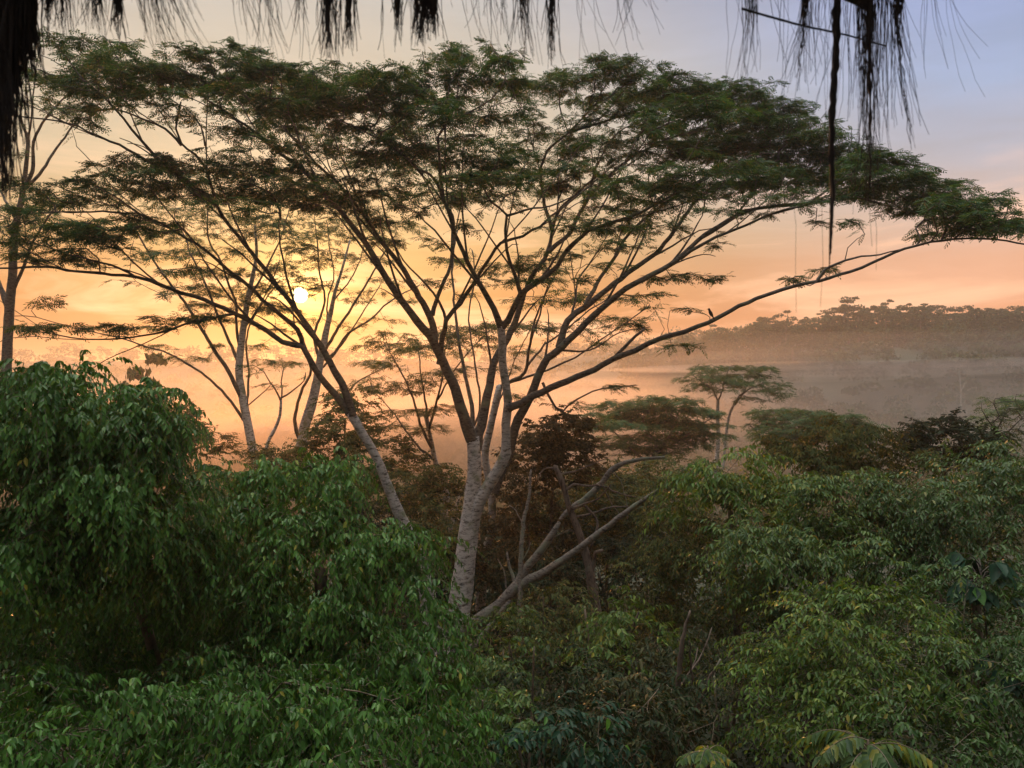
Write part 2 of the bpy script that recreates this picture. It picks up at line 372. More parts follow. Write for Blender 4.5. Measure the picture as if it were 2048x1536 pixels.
def umbrella_tree(name, label, cat, Y0, trunk, limbs, pads, spacing=0.36, per_node=6, flen=0.36, pairs=5, plen=0.15, pw=0.034,
                  group=None, leaf='albizia', barks=('bark', 'bark_limb'), jit=1.0, thin=1.0, rtip=0.008, side=0.0, slim=1.0):
    """trunk: list of (pts, r0, r1, d0, d1); limbs: dict group -> list of the same; pads: (px, py, half width, half height) in photo pixels"""
    paths = []
    tp = [to3(p, Y0, d0, d1, r0, r1) for p, r0, r1, d0, d1 in trunk]
    b = tp[0][0][:3].copy()
    root = thing(name, label, cat, (b[0], b[1], ground_z(b[0], b[1])), group)
    mb = MB()
    for a in tp:
        if slim < 1: a[:, 3] *= 1 - 0.12 * np.linspace(0, 1, len(a)) ** 0.3
        tube(mb, a[:, :3], a[:, 3], 12 if a[:, 3].max() > 0.12 else 8, rough=0.03)
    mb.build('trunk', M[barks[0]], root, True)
    lp = []
    for g, lst in limbs.items():
        mb = MB()
        for p, r0, r1, d0, d1 in lst:
            a = to3(p, Y0, d0, d1, r0, r1)
            a[:, 3] *= 1 - (1 - slim) * np.linspace(0, 1, len(a)) ** 0.5
            lp.append(a)
            wob = rng.normal(0, 0.012, (len(a), 3)); wob[0] = 0; a[:, :3] += wob
            tube(mb, a[:, :3], a[:, 3], 9 if a[:, 3].max() > 0.06 else 6, rough=0.025)
        if side and not g.endswith('_pale') and g not in ('long_low_limb', 'spray_limb'):
            for a in [q for q in lp[-len(lst):] if len(q) > 11]:
                tg = unit(np.gradient(a[:, :3], axis=0)); k = int(len(a) * 0.2) + int(rng.integers(0, 3)); sgn = 1
                while k < len(a) - 3:
                    p0 = a[k, :3]; t0 = tg[k]; ang_ = sgn * rng.uniform(0.2, 0.5); ca, sa = math.cos(ang_), math.sin(ang_)
                    d = np.array([t0[0] * ca - t0[2] * sa, t0[1] + rng.normal(0, 0.25), t0[0] * sa + t0[2] * ca]); d = unit(d + [0, 0, 0.10])
                    ln = side * rng.uniform(0.6, 1.35)
                    for _ in range(6):
                        e = p0 + d * ln; ex, ey = e[0] / e[1] * F + 1024, 768 - e[2] / e[1] * F
                        if np.interp(ex, TOPX, TOPY) + 18 < ey: break
                        ln *= 0.7
                    n_ = max(4, int(ln / 0.3)); t_ = np.linspace(0, 1, n_)[:, None]
                    b_ = p0 + t0 * ln * 0.5 * t_ * (1 - t_) + d * ln * t_ + rng.normal(0, 0.02, (n_, 3)) * t_ + np.array([0, 0, 0.10 * ln]) * np.sin(t_ * 2.2) ** 2
                    rr = np.linspace(min(a[k, 3] * 0.55, 0.045), 0.010, n_)
                    tube(mb, b_, rr, 5); lp.append(np.column_stack([b_, rr]))
                    k += int(rng.integers(3, 6)); sgn = -sgn
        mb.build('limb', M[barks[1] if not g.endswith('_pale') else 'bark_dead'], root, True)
    # skeleton the twigs grow from: the outer part of the limbs
    src = [a[max(0, int(len(a) * 0.12)):] for a in lp] if lp else tp
    nodes = np.concatenate([a[:, :3] for a in src]); ntan = np.concatenate([unit(np.gradient(a[:, :3], axis=0)) for a in src])
    npl = np.linalg.norm(nodes - tp[0][-1][:3], axis=1) * 0.9
    npx = np.stack([nodes[:, 0] / nodes[:, 1] * F + 1024, 768 - nodes[:, 2] / nodes[:, 1] * F], -1)
    att = []
    for pad in pads:
        cx, cy, hw, hh = pad[:4]; dn = pad[4] if len(pad) > 4 else thin
        dd = np.hypot((npx[:, 0] - cx), (npx[:, 1] - cy) * 1.3); k = int(dd.argmin())
        Yc = nodes[k, 1] + rng.normal(0, 0.9) * jit
        a = hw * Yc / F; el = abs((768 - cy) / F)
        bdep = float(np.clip(a * 0.75, 0.5, 2.4)) * jit ** 0.3
        c = hh * Yc / F - bdep * el * 0.55
        c = float(np.clip(c * 1.15, 0.10, 2.2))
        n = int(max(5, dn * math.pi * a * bdep * (1 + c * 0.9) / (spacing ** 2)))
        r = rng.uniform(0, 1, n) ** 0.62 * 1.12; t = rng.uniform(0, 2 * math.pi, n)
        x = r * np.cos(t); y = r * np.sin(t)
        ph = rng.uniform(0, 6.28, 3)
        z = rng.normal(0, 0.5, n) * (1 - 0.3 * r) - 0.5 * (r ** 2) + 0.3 + 0.3 * np.sin(3.2 * x + ph[0]) * np.cos(2.7 * y + ph[1])
        ctr = P(cx, cy, Yc)
        q = ctr + np.stack([x * a, y * bdep, z * c], -1)
        hole = np.sin(q[:, 0] * 2.3 + ph[0]) * np.sin(q[:, 1] * 2.6 + ph[1]) + 0.7 * np.sin(q[:, 0] * 4.9 + q[:, 1] * 3.7 + ph[2])
        att.append(q[hole > -0.75])
    att = np.concatenate(att)
    par, order = grow(nodes, npl, att, 0.30)
    K = len(nodes)
    rad = grow_radii(K, par, order, rtip, rmax=0.05)
    mb = MB(); twig_mesh(mb, nodes, ntan, att, par, rad)
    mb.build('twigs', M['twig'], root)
    # fronds along the last stretch to each node
    allp = np.vstack([nodes, att]); N = len(att)
    idx = np.repeat(np.arange(N), per_node)
    p1 = att[idx]; p0 = allp[par[idx]]
    d = p1 - p0; ln = np.linalg.norm(d, axis=1)
    t = 1 - rng.uniform(0, 1, len(idx)) ** 1.4 * np.minimum(1, 0.45 / (ln + 1e-6))
    bp = p0 + d * t[:, None]
    az = np.arctan2(d[:, 1], d[:, 0]) + rng.normal(0, 1.15, len(idx))
    mb = MB()
    fronds(mb, bp, az, rng.normal(0.02, 0.22, len(idx)), flen * rng.uniform(0.7, 1.2, len(idx)), pairs, plen, pw)
    mb.build('crown', M[leaf], root)
    return root

MT = 24.0
TOPX = [40, 130, 250, 330, 360, 440, 520, 610, 700, 800, 840, 890, 945, 1000, 1045, 1070, 1110, 1150, 1200, 1300, 1370, 1430, 1500, 1560, 1640, 1700, 1780, 1850, 1900, 1960, 2010, 2048]
TOPY = [75, 60, 88, 122, 98, 88, 112, 148, 128, 132, 108, 90, 78, 96, 140, 165, 155, 125, 112, 140, 166, 162, 172, 200, 246, 290, 312, 336, 365, 402, 440, 455]
trunk_main = [([(862, 1430, 44), (890, 1335, 35), (911, 1260, 28), (926, 1160, 24), (938, 1060, 22), (946, 985, 18), (949, 930, 16), (945, 874, 14.5)], 40, 14, 0, 0),
              ([(944, 1050, 13), (954, 1018, 13), (964, 994, 13), (982, 963, 13), (1002, 929, 12.5), (1012, 905, 12), (1012, 880, 10), (1012, 847, 10), (1016, 806, 9.5), (1011, 765, 9), (1005, 727, 9), (1005, 696, 9), (1002, 652, 9)], 13, 9, -0.1, -1.0),
              ([(868, 1330, 24), (862, 1240, 20), (845, 1140, 17), (818, 1068, 14), (794, 1018, 12), (773, 966, 11), (753, 915, 10), (725, 867, 10), (700, 825, 10)], 14, 10, 0.2, -0.8)]
limbs_main = {
 'left_fork': [
  ([(945, 880), (927, 833), (910, 778), (893, 741), (879, 707), (869, 686), (845, 655), (811, 611), (777, 563), (752, 520), (725, 478), (697, 441), (649, 386), (608, 342), (547, 297), (506, 260), (437, 215), (395, 180)], 13.5, 2, 0, -2),
  ([(869, 690), (865, 648), (852, 618), (838, 594), (821, 563), (797, 525), (759, 478), (735, 441), (705, 400), (670, 360), (640, 335), (600, 290), (560, 245)], 8.5, 2, 0, 2),
  ([(865, 630), (876, 590), (890, 560), (905, 520), (906, 470), (905, 430), (880, 395), (862, 369), (835, 340), (805, 318)], 5, 2, 0.2, 3),
  ([(845, 349), (804, 308), (749, 273), (715, 256), (674, 239), (640, 225)], 3, 1.5, -2.6, -1),
  ([(735, 445), (690, 330), (670, 280), (650, 240), (640, 200)], 3, 1.2, 1.2, 0.5)],
 'left_inner': [
  ([(879, 728), (886, 676), (893, 642), (907, 620), (920, 607), (944, 570), (958, 549), (982, 512), (1002, 485), (1046, 472), (1080, 452), (1101, 434), (1146, 400), (1180, 372)], 6.5, 2, -0.3, -2.5),
  ([(893, 645), (879, 604), (850, 566), (807, 520), (785, 480)], 3.5, 1.3, -0.3, -1.5)],
 'middle_fork': [
  ([(1002, 655), (988, 618), (965, 577), (947, 546), (927, 505), (913, 475), (903, 444), (886, 393), (876, 365), (858, 350), (835, 338)], 7.5, 3, -1, -3),
  ([(1004, 655), (1016, 640), (1029, 611), (1043, 587), (1077, 563), (1115, 532), (1135, 500), (1180, 461), (1238, 441), (1289, 420), (1348, 390), (1416, 352), (1480, 338)], 7.5, 2, -1, -3.5),
  ([(1043, 590), (1033, 560), (1019, 522), (1012, 500), (1012, 461), (1012, 427), (982, 403), (968, 376), (968, 355), (990, 335)], 5, 2, -1, -3),
  ([(1012, 432), (1050, 420), (1101, 412), (1150, 390)], 3, 1.5, -2, -3),
  ([(886, 395), (880, 340), (876, 273), (893, 246), (906, 236), (941, 222), (982, 198), (999, 178), (1012, 148)], 4, 1.3, -2.4, -2.4),
  ([(900, 240), (913, 191), (917, 154), (932, 125)], 2.5, 1.2, -2.4, -2)],
 'long_low_limb': [
  ([(1016, 818), (1025, 813), (1043, 806), (1067, 792), (1101, 775), (1153, 755), (1204, 731), (1228, 717), (1272, 700), (1317, 679), (1348, 670), (1416, 645), (1461, 621), (1512, 597), (1546, 585), (1587, 573), (1639, 561), (1676, 551), (1724, 536), (1751, 523), (1809, 499), (1861, 484), (1963, 476), (2060, 490)], 8.5, 2, -0.8, -4.2),
  ([(1635, 560), (1652, 537), (1690, 520), (1724, 513), (1760, 508), (1800, 500)], 3.5, 1.5, -3, -3.4),
  ([(1228, 717), (1255, 686), (1289, 660)], 4.5, 3.5, -1.3, -1.2),
  ([(1639, 561), (1620, 570), (1590, 565), (1570, 552)], 1.4, 0.7, -3, -3), ([(1690, 520), (1695, 495), (1712, 478), (1730, 470)], 1.2, 0.7, -3, -3.1),
  ([(1420, 644), (1421, 634), (1412, 628), (1395, 625)], 1.1, 0.6, -2.4, -2.4)],
 'right_fork': [
  ([(985, 985), (1000, 945), (1019, 905), (1029, 860), (1046, 819), (1060, 795), (1074, 758), (1088, 727), (1108, 707), (1135, 683), (1170, 648), (1204, 618), (1238, 587), (1289, 556), (1340, 530), (1395, 482), (1451, 443), (1502, 420), (1553, 412), (1604, 407), (1656, 401), (1741, 396), (1790, 408)], 12.5, 2, 0.5, 0.5),
  ([(1360, 518), (1382, 502), (1433, 475), (1491, 451), (1553, 424), (1621, 408), (1700, 396)], 4, 1.8, 0.5, -1),
  ([(1118, 695), (1135, 642), (1170, 614), (1204, 587), (1255, 546), (1310, 508), (1340, 475), (1374, 425), (1399, 393), (1444, 373), (1491, 362), (1587, 350), (1680, 345)], 8, 2, 0.6, 2.5),
  ([(1170, 612), (1187, 580), (1217, 532), (1235, 505), (1250, 478), (1282, 444), (1340, 400), (1390, 370), (1440, 330)], 5, 1.8, 0.8, 3.5),
  ([(1142, 640), (1150, 600), (1156, 560), (1185, 520), (1215, 470)], 3, 1.3, 0.8, 2)],
 'back_fork': [
  ([(952, 900), (958, 867), (971, 813), (978, 772), (988, 727), (999, 703), (1016, 676), (1033, 635), (1043, 604), (1060, 556), (1084, 525), (1098, 500), (1105, 460), (1122, 417), (1166, 376), (1200, 345)], 12.5, 2.2, 0.8, 3),
  ([(1105, 462), (1090, 410), (1082, 350), (1094, 304), (1135, 266), (1187, 212), (1200, 188), (1222, 158)], 4.5, 1.5, 2.2, 2.5),
  ([(1135, 266), (1200, 245), (1270, 222), (1330, 200), (1400, 190)], 3.5, 1.2, 2.4, 3),
  ([(1098, 503), (1142, 465), (1152, 441), (1180, 393), (1220, 350), (1270, 310), (1330, 280), (1400, 260), (1480, 240)], 5, 1.5, 2, 2.5),
  ([(1180, 393), (1190, 340), (1210, 300), (1230, 270), (1280, 240)], 3, 1.2, 2.2, 4)],
 'leaning_limb': [
  ([(705, 832), (697, 800), (677, 754), (660, 727), (649, 707), (632, 676), (608, 642), (581, 604), (547, 560), (513, 517), (478, 475), (455, 444), (434, 410), (420, 359), (407, 328), (390, 308), (362, 287), (352, 260), (355, 232), (362, 205)], 9, 2, -0.8, -2.5),
  ([(434, 412), (407, 386), (362, 355), (321, 332), (308, 308), (287, 284), (263, 260), (246, 236), (222, 208), (188, 178), (154, 144), (135, 120)], 5.5, 1.5, -1.9, -3.5),
  ([(321, 335), (273, 308), (239, 290), (198, 273), (154, 253), (116, 243), (68, 236), (20, 230)], 3.5, 1.5, -2.5, -3.5),
  ([(362, 290), (330, 258), (280, 236), (232, 219), (171, 222), (128, 215)], 3, 1.2, -2.2, -1),
  ([(190, 180), (140, 163), (80, 140), (40, 132)], 2.6, 1.2, -3, -3)],
 'outer_limb': [
  ([(700, 828), (680, 802), (656, 772), (632, 741), (615, 710), (605, 693), (564, 683), (530, 659), (506, 645), (468, 626), (427, 608), (393, 594), (359, 584), (325, 570), (273, 555), (222, 549), (154, 544), (85, 534), (0, 536), (-60, 530)], 8, 2, -0.8, -4),
  ([(273, 556), (239, 536), (181, 519), (137, 508), (80, 490)], 3, 1.2, -3, -3.5),
  ([(470, 627), (393, 642), (335, 662), (284, 672), (239, 678), (171, 679), (85, 664), (40, 655)], 3.2, 1.2, -2, -4.5),
  ([(606, 696), (595, 660), (564, 632), (526, 600), (496, 570), (461, 543), (437, 522), (393, 489), (342, 458), (308, 441), (273, 427), (205, 424), (137, 424), (62, 427)], 5.5, 1.6, -0.8, -3),
  ([(290, 435), (239, 400), (195, 373), (150, 352)], 2.6, 1.2, -2.4, -3.2)],
 'dead_limb_pale': [
  ([(905, 1285, 17), (922, 1266, 15), (969, 1232, 14), (1010, 1200, 14), (1035, 1172, 14), (1079, 1150, 10), (1126, 1119, 9), (1172, 1085, 8), (1219, 1050, 7), (1266, 1013, 6), (1313, 982, 4), (1350, 965, 2)], 14, 2, -0.2, -3.5),
  ([(1033, 1175, 11), (1047, 1147, 10), (1072, 1113, 9.5), (1097, 1079, 8.5), (1119, 1045, 5)], 10, 6, -1.2, -1.8),
  ([(932, 1304, 8), (963, 1276, 7.5), (994, 1232, 6.5), (1020, 1200, 6)], 8, 6, -0.9, -1.2),
  ([(1030, 1168), (1020, 1135), (1013, 1104)], 4.5, 2.5, -1.1, -1.0), ([(1012, 1175), (1008, 1140), (993, 1118)], 2, 1, -1.1, -1.2)],
 'spray_limb': [
  ([(1085, 765), (1110, 815), (1125, 822), (1153, 799), (1204, 778), (1272, 770)], 3, 1.2, -0.4, -0.6),
  ([(1120, 700), (1180, 700), (1240, 665), (1300, 655)], 2.5, 1, 0.6, -0.4)],
}
pads_main = [(*p, 1.0) for p in [
 (110, 80, 75, 24), (200, 98, 80, 30), (250, 125, 80, 32), (330, 150, 90, 32), (395, 105, 60, 22), (455, 105, 75, 24), (440, 150, 100, 30), (530, 130, 70, 28), (580, 158, 80, 30), (630, 175, 80, 30), (690, 148, 70, 26), (750, 160, 80, 30), (800, 150, 60, 26),
 (845, 125, 50, 26), (900, 108, 55, 24), (955, 100, 55, 22), (1005, 128, 42, 22), (915, 165, 75, 28), (700, 205, 110, 26), (500, 195, 110, 24), (590, 215, 90, 22), (820, 205, 90, 24), (1025, 165, 30, 12),
 (1140, 150, 50, 22), (1200, 128, 70, 24), (1260, 140, 70, 26), (1320, 160, 70, 26), (1380, 178, 70, 26), (1440, 180, 65, 24), (1500, 195, 55, 24), (1545, 220, 50, 24), (1590, 245, 55, 22), (1640, 275, 55, 24), (1690, 305, 60, 24), (1745, 325, 65, 24), (1800, 345, 60, 22), (1855, 365, 50, 18), (1900, 395, 50, 18), (1945, 425, 50, 16), (1990, 452, 50, 13), (2050, 466, 50, 12),
 (1280, 200, 100, 28), (1400, 225, 110, 30), (1500, 250, 100, 30), (1590, 290, 80, 26), (1450, 300, 110, 30), (1580, 325, 100, 28), (1680, 345, 80, 24), (1300, 260, 100, 26), (1780, 375, 80, 22), (1860, 405, 60, 20), (1350, 300, 100, 26)]]
pads_main += [(*p, 0.62) for p in [
 (300, 195, 80, 16), (190, 195, 60, 16), (980, 228, 70, 12), (1040, 236, 50, 7), (560, 245, 80, 16), (640, 262, 90, 18), (640, 305, 90, 18), (530, 285, 70, 14), (455, 325, 130, 15), (430, 348, 110, 12), (330, 322, 90, 13), (300, 350, 90, 13), (250, 338, 70, 18), (210, 372, 70, 13), (150, 372, 80, 14), (140, 400, 90, 12),
 (300, 385, 110, 11), (450, 385, 100, 12), (470, 410, 80, 10), (560, 330, 80, 18), (560, 372, 70, 14), (600, 400, 80, 13), (740, 365, 100, 16), (730, 392, 90, 13), (800, 292, 100, 20), (800, 325, 100, 16), (885, 290, 100, 18), (890, 318, 90, 14), (980, 300, 90, 16), (990, 325, 80, 13), (1075, 318, 90, 18), (1090, 345, 70, 14),
 (760, 335, 80, 16), (1000, 355, 90, 13), (800, 415, 60, 18), (790, 445, 55, 14), (700, 425, 80, 15), (920, 350, 60, 13), (100, 455, 110, 12), (110, 480, 110, 10), (220, 455, 100, 11), (210, 478, 80, 9), (40, 425, 60, 13), (60, 505, 80, 11), (280, 440, 80, 10),
 (160, 520, 80, 9), (390, 540, 50, 7), (130, 655, 95, 8), (260, 650, 70, 8), (330, 640, 60, 8), (415, 632, 60, 8), (100, 600, 24, 14), (680, 240, 60, 16), (740, 260, 70, 16), (860, 245, 60, 14),
 (1150, 200, 55, 20), (1130, 262, 50, 18), (1190, 235, 70, 20), (1180, 295, 80, 18), (1240, 330, 90, 18), (1500, 345, 100, 18), (1600, 375, 100, 14), (1700, 388, 80, 13), (1880, 470, 50, 9), (1930, 462, 50, 9), (1710, 440, 28, 18), (1350, 355, 110, 16), (1340, 382, 100, 12), (1235, 365, 90, 15),
 (1130, 378, 80, 16), (1260, 415, 80, 13), (1460, 375, 80, 13), (1420, 425, 55, 10), (1440, 490, 28, 10), (1400, 555, 60, 9), (1330, 555, 46, 9), (1300, 590, 40, 7), (1240, 652, 55, 8), (1375, 692, 44, 6), (1350, 620, 45, 6),
 (1040, 535, 85, 12), (1100, 512, 65, 11), (1200, 530, 55, 9), (1235, 770, 46, 6), (1060, 790, 36, 7), (1160, 810, 28, 5), (930, 450, 36, 10), (1000, 560, 50, 9), (1120, 560, 60, 9), (880, 560, 40, 10), (1180, 460, 50, 10),
 (150, 235, 50, 12), (60, 370, 60, 18), (1640, 445, 40, 8), (1590, 556, 18, 3), (1660, 540, 28, 4), (1500, 425, 40, 8), (1560, 400, 50, 9)]]
BOTX = [40, 200, 350, 450, 560, 680, 760, 820, 900, 1000, 1100, 1200, 1300, 1400, 1500, 1600, 1700, 1800, 1900, 2000]
BOTY = [500, 460, 450, 410, 420, 440, 480, 500, 420, 400, 430, 490, 490, 450, 425, 400, 395, 415, 445, 468]
HOLES = [(60, 222, 330, 312), (890, 246, 1060, 284), (735, 345, 845, 378), (330, 270, 430, 312), (130, 290, 260, 330)]
k = 0
while k < 240:                       # the thin scattered layers between the named ones
    cx = rng.uniform(60, 2000); t_, b_ = np.interp(cx, TOPX, TOPY), np.interp(cx, BOTX, BOTY)
    cy = t_ + 12 + (b_ - t_ - 12) * rng.uniform(0, 1) ** 1.25
    if any(x0 < cx < x1 and y0 < cy < y1 for x0, y0, x1, y1 in HOLES): continue
    if cx < 560 and cy > 240 and rng.uniform() < 0.6: continue
    pads_main.append((cx, cy, rng.uniform(40, 85), rng.uniform(7, 13), rng.uniform(0.3, 0.6))); k += 1
umbrella_tree('umbrella_tree', 'huge pale multi-stemmed umbrella tree whose flat feathery crown spans the whole view', 'tree', MT, trunk_main, limbs_main, pads_main,
              spacing=0.29, per_node=8, flen=0.33, plen=0.14, pw=0.036, side=2.6, slim=0.8)

G_BEHIND = 'umbrella trees standing behind the big one'
# slender tree against the glow, to the left of the sun
umbrella_tree('umbrella_tree', 'slender pale leaning umbrella tree in orange mist, just left of the sun', 'tree', 40.0,
 [([(535, 1010, 10), (513, 932, 9), (502, 881, 8.5), (492, 830, 8.5), (485, 795, 8), (478, 744, 7.5), (482, 693, 7), (489, 642, 6), (496, 597, 5), (506, 549, 4), (513, 505, 3), (510, 450, 2.2)], 10, 2.2, 0, 0)],
 {'a': [([(485, 800), (458, 744), (434, 710), (410, 669), (386, 631), (362, 594), (338, 563), (314, 532), (297, 505), (270, 460)], 5, 1.5, 0, -3)],
  'b': [([(476, 722), (451, 666), (434, 628), (420, 590), (403, 549), (379, 505), (373, 480), (350, 440)], 3.5, 1.2, 0, 2)],
  'c': [([(479, 700), (472, 649), (472, 608), (455, 563), (441, 522), (417, 478), (414, 410), (400, 370)], 3.2, 1.2, 0, -1)],
  'd': [([(487, 840), (461, 802), (434, 772), (410, 751), (362, 720), (321, 700), (291, 693), (239, 676), (200, 668)], 3.2, 1.1, 0, -2)],
  'e': [([(494, 810), (497, 744), (492, 696), (500, 650), (530, 600), (560, 560)], 2.6, 1.2, 0, 2), ([(490, 815), (530, 782), (545, 765)], 1.6, 0.8, 0, 0)],
  'f': [([(496, 600), (530, 540), (560, 480), (575, 430)], 2.5, 1.2, 0, 1), ([(487, 660), (520, 610), (545, 560), (560, 520)], 2, 1, 0, 2)]},
 [(330, 472, 80, 12), (395, 545, 75, 13), (420, 582, 85, 15), (505, 608, 65, 15), (435, 640, 60, 9), (560, 445, 85, 16), (480, 445, 80, 15), (460, 500, 65, 12), (375, 420, 80, 12), (545, 540, 55, 14), (350, 718, 40, 5), (320, 690, 40, 4), (430, 690, 18, 7),
  (430, 345, 70, 12), (520, 395, 70, 12), (360, 505, 60, 9), (470, 545, 60, 9), (530, 575, 50, 9), (410, 610, 60, 9), (330, 590, 40, 7), (550, 620, 50, 8), (480, 470, 70, 10), (580, 470, 60, 12), (300, 510, 60, 8), (520, 690, 34, 6), (560, 660, 40, 7), (410, 715, 30, 5), (590, 490, 45, 12), (300, 655, 50, 6), (250, 560, 30, 5), (500, 340, 70, 14)],
 spacing=0.5, per_node=6, flen=0.4, pairs=4, plen=0.19, pw=0.045, group=G_BEHIND, jit=1.3)
# the tree the sun shines through
umbrella_tree('umbrella_tree', 'pale fan-shaped umbrella tree whose bare thin stems cross the low sun', 'tree', 43.0,
 [([(585, 1000, 12), (602, 895, 11), (608, 857, 10.5), (622, 813, 10), (632, 772, 9), (639, 727, 8), (646, 696, 7.5), (653, 659, 6), (663, 618, 4.5), (670, 584, 3.5), (684, 539, 2.6), (700, 480, 1.6)], 12, 2, 0, 0)],
 {'a': [([(640, 722), (632, 695), (629, 666), (646, 618), (649, 590), (639, 546), (636, 505), (632, 460)], 3.5, 1.2, 0, 1.5)],
  'b': [([(650, 700), (677, 655), (697, 625), (708, 608), (742, 553), (765, 510), (790, 470)], 3.5, 1.2, 0, -1)],
  'c': [([(648, 720), (670, 705), (694, 669), (742, 638), (766, 614), (793, 594), (840, 570)], 3.2, 1, 0, 1.5), ([(646, 735), (690, 680), (739, 604), (760, 570)], 2.4, 1, 0, 2.5)],
  'd': [([(601, 890), (590, 840), (602, 785), (622, 741), (610, 690), (590, 650), (585, 610)], 4.5, 1.1, 0, -2)],
  'e': [([(608, 885), (632, 854), (660, 826), (690, 790), (720, 760), (760, 740)], 4, 1, 0, 2)],
  'f': [([(655, 655), (655, 600), (668, 550), (660, 500), (655, 450)], 2, 0.9, 0, 2), ([(668, 600), (700, 560), (720, 520), (730, 480)], 1.8, 0.9, 0, 1)]},
 [(600, 566, 75, 16), (640, 470, 70, 16), (590, 530, 55, 12), (700, 445, 70, 20), (740, 585, 36, 6), (565, 618, 55, 8), (645, 520, 50, 10), (740, 480, 60, 18), (790, 450, 50, 16), (590, 640, 30, 6), (660, 400, 80, 18), (750, 730, 34, 6), (690, 545, 28, 8), (610, 590, 30, 6), (660, 575, 34, 7), (560, 580, 45, 8), (700, 600, 40, 7), (620, 500, 60, 11), (680, 510, 50, 11), (740, 520, 50, 10), (780, 560, 40, 8), (820, 600, 34, 7), (640, 640, 34, 6), (720, 650, 34, 6), (770, 640, 34, 6)],
 spacing=0.5, per_node=5, flen=0.4, pairs=4, plen=0.19, pw=0.045, group=G_BEHIND, jit=1.2)
# far left edge
umbrella_tree('umbrella_tree', 'tall umbrella tree at the left edge, forked grey trunk behind the weeping fig', 'tree', 34.0,
 [([(6, 900, 11), (14, 710, 9.5), (19, 618, 9), (22, 584, 8.5), (26, 539, 8), (26, 513, 7.5), (31, 455, 6.5), (44, 393, 5), (51, 342, 4.2), (56, 280, 3.4), (48, 258, 2.6), (40, 230, 2)], 12, 2, 0, 0)],
 {'a': [([(18, 622), (10, 597), (-4, 563), (-30, 520), (-50, 470)], 6.5, 2, 0, 1)],
  'b': [([(48, 370), (65, 342), (68, 284), (85, 246), (113, 212), (144, 178)], 4.5, 1.2, 0, -1)],
  'c': [([(50, 375), (79, 349), (113, 297), (144, 253), (167, 222)], 3.8, 1.2, 0, 1.2)],
  'd': [([(24, 580), (34, 563), (51, 525), (62, 492), (89, 444), (116, 410), (150, 390)], 4, 1.2, 0, -1.5)],
  'e': [([(56, 285), (62, 240), (68, 180), (75, 120), (85, 90)], 2.4, 1, 0, 0.5), ([(33, 440), (10, 400), (-10, 360)], 3.5, 1.4, 0, 1)]},
 [(90, 205, 55, 20), (40, 368, 55, 18), (60, 425, 65, 16), (20, 490, 60, 14), (15, 310, 40, 14), (110, 440, 60, 14), (145, 180, 40, 14), (5, 410, 60, 16), (140, 215, 35, 14), (50, 250, 30, 12), (-20, 460, 50, 18)],
 spacing=0.46, per_node=6, flen=0.4, pairs=4, plen=0.18, pw=0.042, group=G_BEHIND, barks=('bark_limb', 'bark_limb'))
# little one between
umbrella_tree('umbrella_tree', 'small thin umbrella tree, crooked forked stem and sparse flat top, between two trunks', 'tree', 38.0,
 [([(520, 960, 4), (535, 888, 3.4), (550, 858, 3.2), (560, 830, 3), (562, 800, 2.6)], 3.5, 2.5, 0, 0)],
 {'a': [([(562, 802), (550, 778), (540, 765), (528, 745), (515, 735)], 2.2, 0.9, 0, -0.6)], 'b': [([(562, 802), (564, 775), (563, 755), (568, 738), (575, 728)], 2, 0.9, 0, 0.8)],
  'c': [([(563, 795), (581, 785), (600, 770), (608, 762), (612, 745)], 2, 0.9, 0, -0.8)]},
 [(550, 724, 52, 8), (512, 733, 30, 6), (590, 729, 36, 7), (540, 772, 34, 5), (610, 745, 20, 5), (525, 750, 26, 5)],
 spacing=0.42, per_node=5, flen=0.36, pairs=4, plen=0.18, pw=0.042, group=G_BEHIND, jit=0.6)
# low crown seen between the stems of the big tree
umbrella_tree('umbrella_tree', 'lower umbrella tree with brownish tiered crown, seen between the stems of the huge tree', 'tree', 34.0,
 [([(878, 1230, 7), (881, 1141, 6.5), (886, 1047, 6), (893, 985, 5.5), (872, 930, 5), (862, 880, 4), (850, 830, 3)], 7, 3, 0, 0), ([(884, 1180, 5.5), (888, 1150, 5), (897, 1079, 4.5), (907, 1035, 4), (922, 985, 3)], 5, 3, 0.1, 0.6)],
 {'a': [([(866, 900), (845, 860), (830, 810), (815, 770), (795, 730), (770, 690)], 3.5, 1, 0, -1.5)], 'b': [([(860, 870), (850, 800), (842, 750), (838, 710), (835, 680)], 3, 1, 0, 1)],
  'c': [([(858, 860), (875, 800), (885, 750), (890, 700), (900, 670)], 3, 1, 0, -1), ([(875, 800), (910, 740), (950, 690), (980, 660)], 2, 0.9, -0.3, 0.5)],
  'd': [([(868, 920), (835, 890), (810, 860), (790, 830), (765, 800)], 3, 1, 0, 1.5)], 'e': [([(922, 990), (960, 900), (1000, 800), (1030, 720), (1060, 660)], 3, 1, 0.6, 1.5)]},
 [(795, 690, 75, 14), (765, 668, 45, 8), (760, 728, 55, 10), (845, 700, 65, 15), (795, 778, 65, 12), (850, 758, 70, 13), (820, 825, 65, 12), (890, 672, 90, 14), (975, 655, 95, 12), (1060, 652, 65, 12), (905, 740, 50, 10), (1035, 702, 45, 9), (880, 820, 50, 11), (800, 855, 50, 10), (930, 690, 60, 12), (870, 860, 45, 10), (740, 760, 40, 8), (1000, 735, 40, 8)],
 spacing=0.42, per_node=6, flen=0.4, pairs=4, plen=0.18, pw=0.042, group=G_BEHIND, leaf='olive')
